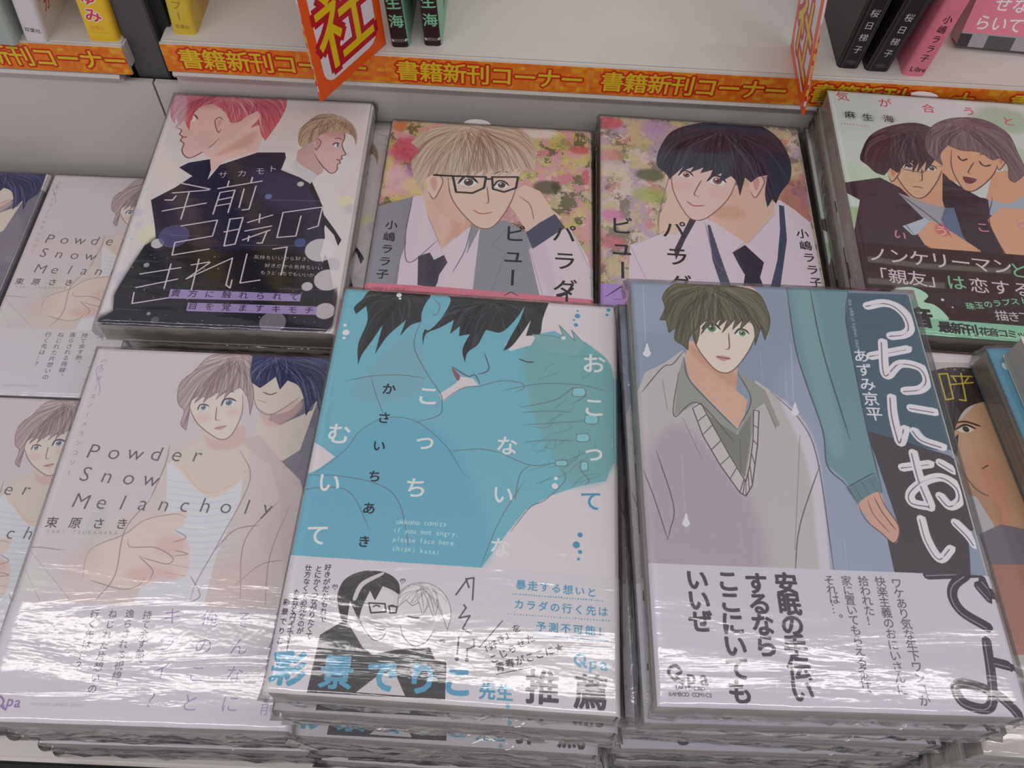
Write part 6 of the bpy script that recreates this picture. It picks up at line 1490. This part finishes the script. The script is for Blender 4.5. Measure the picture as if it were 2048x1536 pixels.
standing('white-spined comic with red lettering on its cover, on the left shelf', -.3128, .4340, .0140, 7.5, sh(.014, (196, 190, 192), [['T', '双葉社', 3, [40, 36, 40], 4, 65.5, 3.2, 0, 0, 0, 1, 1], ['T', 'バカ', 9, [196, 50, 66], 22, 46, 3, 9, .04, 12, 1, 1], ['F', [70, 60, 56], .9, 1, 1, [34, 20, 60, 18, 62, 52, 48, 58, 36, 44]], ['D', [190, 170, 165], 1, 1, 60, 30, 14, 24]]), -.0045)
standing('bright yellow spine with pink lettering beside the dark post, on the left shelf', -.2748, .4380, .0185, 4.0, sh(.0185, (226, 180, 28), [['T', 'ゆみ', 9.4, [224, 214, 205], 8.2, 44, 0, 11.5, .16, 0, 1, 1], ['T', 'ゆみ', 9.4, [214, 52, 78], 8.2, 44, 0, 11.5, .05, 0, 1, 1], ['T', '双葉社', 2.4, [210, 110, 40], 5.5, 64, 2.8, 0, 0, 0, 1, 1], ['L', [218, 150, 40], 1, .5, 0, 0, [2.5, 67, 15.5, 67]]]), -.0045)
standing('yellow comic with brown spine lettering, right of the dark post', -.2232, .4440, .0150, 4.2, sh(.015, (206, 172, 44), [['T', 'ジャンプー', 6, [150, 112, 40], 6.5, 32, 0, 7.2, 0, 'v', 1, 1], ['T', '双葉社', 2.6, [120, 90, 40], 4.4, 68, 3, 0, 0, 0, 1, 1], ['F', [180, 128, 36], .8, 8, 1, [24, 0, 80, 0, 60, 60, 30, 70]], ['D', [190, 90, 50], .5, 6, 50, 30, 14, 12]]))
for k, (x, y, w, ln, lab) in enumerate(((-.0887, .4460, .0112, -4.2, 'left one of the two green and dark maroon comics behind the orange sign'), (-.0690, .4495, .0112, -3.2, 'right one of the two green and dark maroon comics behind the orange sign'))):
    standing(lab, x, y, w, ln, sh(w, (112, 180, 140), [['F', [54, 38, 42], 1, 0, 0, [0, 0, 10.6, 0, 10.6, 75, 0, 75]], ['T', '麻生海', 8.6, [110, 190, 142], 5.6, 32, 0, 12.2, .04, 0, 1, 1], ['T', '◆芳文社◆', 2.3, [180, 176, 172], 1.7, 69.5, 2, 0, 0, 0, 1, 1], ['F', [186, 176, 178], 1, 0, 0, [16, 0, 120, 0, 120, 46, 30, 46]], ['L', [40, 30, 34], 1, .8, 0, 0, [14, 0, 30, 50, 120, 50]], ['F', [58, 44, 46], 1, 0, 0, [40, 50, 130, 50, 130, 62, 32, 66]]]))
dk = lambda w: sh(w, (46, 43, 46), [['L', [90, 84, 90], .35, 1.2, 0, 0, [2.5, 0, 2.5, 74]], ['L', [74, 70, 76], .5, .8, 0, 0, [w*1000-2.5, 0, w*1000-2.5, 74]], ['T', '桜日梯子', 5.2, [196, 190, 190], w*520, 35.4, 0, 8.2, 0, 0, 1, 1], ['D', [90, 92, 104], .5, 1, w*500, 69, 3.5, 1.4]])
standing('dark charcoal comic with white spine lettering, leftmost of the leaning trio', .1880, .4560, .0135, 2.0, dk(.0135))
standing('dark charcoal comic with white spine lettering, between the other charcoal one and the pink one', .2050, .4550, .0150, 5.5, dk(.015))
standing('pink comic with black spine lettering leaning beside the charcoal ones', .2280, .4530, .0140, 3.6, sh(.014, (214, 104, 128), [['T', '小嶋ララ子', 5.2, [46, 32, 38], 7.2, 34, 0, 6.6, .01, 0, 1, 1], ['T', 'Libre', 4, [60, 50, 56], 3.6, 68.5, 1.9, 0, .04, 0, 1, 1], ['D', [215, 200, 205], .9, .6, 7, 0, 5, 4], ['F', [150, 130, 150], 1, 1, 1, [14, 0, 60, 0, 60, 10, 14, 8]]]))
# face-out pink comic
s = Sheet(CW, CH, (186, 150, 158)); s.run([['F', [216, 112, 134], 1, 0, 0, [-1, 128, 129, 128, 129, 173, -1, 173]], ['F', [150, 144, 148], 1, 0, 0, [-1, 173, 129, 173, 129, 183, -1, 183]], ['F', [64, 60, 62], 1, 0, 0, [0, 174, 7, 174, 7, 182, 0, 182]], ['F', [84, 82, 84], 1, 0, 0, [17, 174, 34, 174, 34, 182, 17, 182]], ['F', [70, 66, 68], 1, 0, 0, [52, 174, 70, 174, 70, 182, 52, 182]],
    ['T', 'せな日々', 9.5, [228, 214, 216], 17, 154.5, 10.6, 0, .02, 0, 1, 1], ['T', 'らいてい', 9.5, [228, 214, 216], 10, 166.5, 10, 0, .02, 0, 1, 1], ['D', [210, 180, 165], 1, 1, 64, 60, 30, 36], ['F', [70, 56, 60], 1, 0, 1, [34, 60, 40, 24, 70, 14, 98, 34, 96, 70, 86, 48, 50, 44]]])
MAT['faceout'] = printed('jacket_faceout', s.image('art_faceout'))
t = comic('face-out pink comic with white lettering propped on the right of the upper shelf', MAT['faceout'], .014, (.331, .4915, SZ+.0915*math.cos(math.radians(12))+.001), 0, None, False, 41)
t.rotation_euler = (math.radians(78), 0, math.radians(-2)); t.location = (.3310, .4930+.019, SZ+.0895)

# ---------------------------------------------------------------- publisher signs standing out from the shelf
def sign(label, base, ang, lean, W, H, ch, mirror, th=.0016):
    t = thing('divider_sign', label, 'sign', base, ang); t.rotation_euler = (0, math.radians(lean), ang)
    s = Sheet(W*1000, H*1000, (222, 84, 34)); w, h = W*1000, H*1000; b = 6.5; r = 9
    q = []
    for cx, cy, a0 in ((b+r, b+r, 180), (w-b-r, b+r, 270), (w-b-r, h-b-r, 0), (b+r, h-b-r, 90)):
        for k in range(6): a = math.radians(a0+k*18); q += [cx+r*math.cos(a), cy+r*math.sin(a)]
    s.run([['F', [206, 200, 206], 1, 0, 0, q]])
    for bb, c in ((.17, (176, 32, 44)), (.02, (212, 180, 30))):
        for k, chh in enumerate(ch): s.text(chh, 46, c, w/2, h-34-48*(len(ch)-1-k), 0, 0, bb, 0, 1, 1)
    m = printed('sign_print', s.image('sign', 1.3, .95), .3)
    # the plate stands in the local Y-Z plane with rounded bottom corners
    V, U_ = [], []
    out = [(0, 0), (W, 0), (W, H), (0, H)]
    for x in (-th/2, th/2):
        for (y, z) in out: V.append((x, y, z)); U_.append((y/W, z/H))
    fc = [(3, 2, 1, 0), (4, 5, 6, 7), (0, 1, 5, 4), (1, 2, 6, 5), (2, 3, 7, 6), (3, 0, 4, 7)]
    obj('sign_plate', V, fc, m, t, lambda p, co: ((co.y/W if co.x > 0 else 1-co.y/W), co.z/H))
    return t
sign('orange sign card with a yellow outlined character hanging over the black-coat cover', (-.1225, .3924, SZ+.0005), math.atan2(-.0296, .0561), -3.5, .0635, .15, '社', False)
sign('orange sign card seen nearly edge-on beside the charcoal comics', (.1608, .4095, SZ+.0005), math.atan2(-.0006, .0634), -9.5, .0635, .15, '社', True)
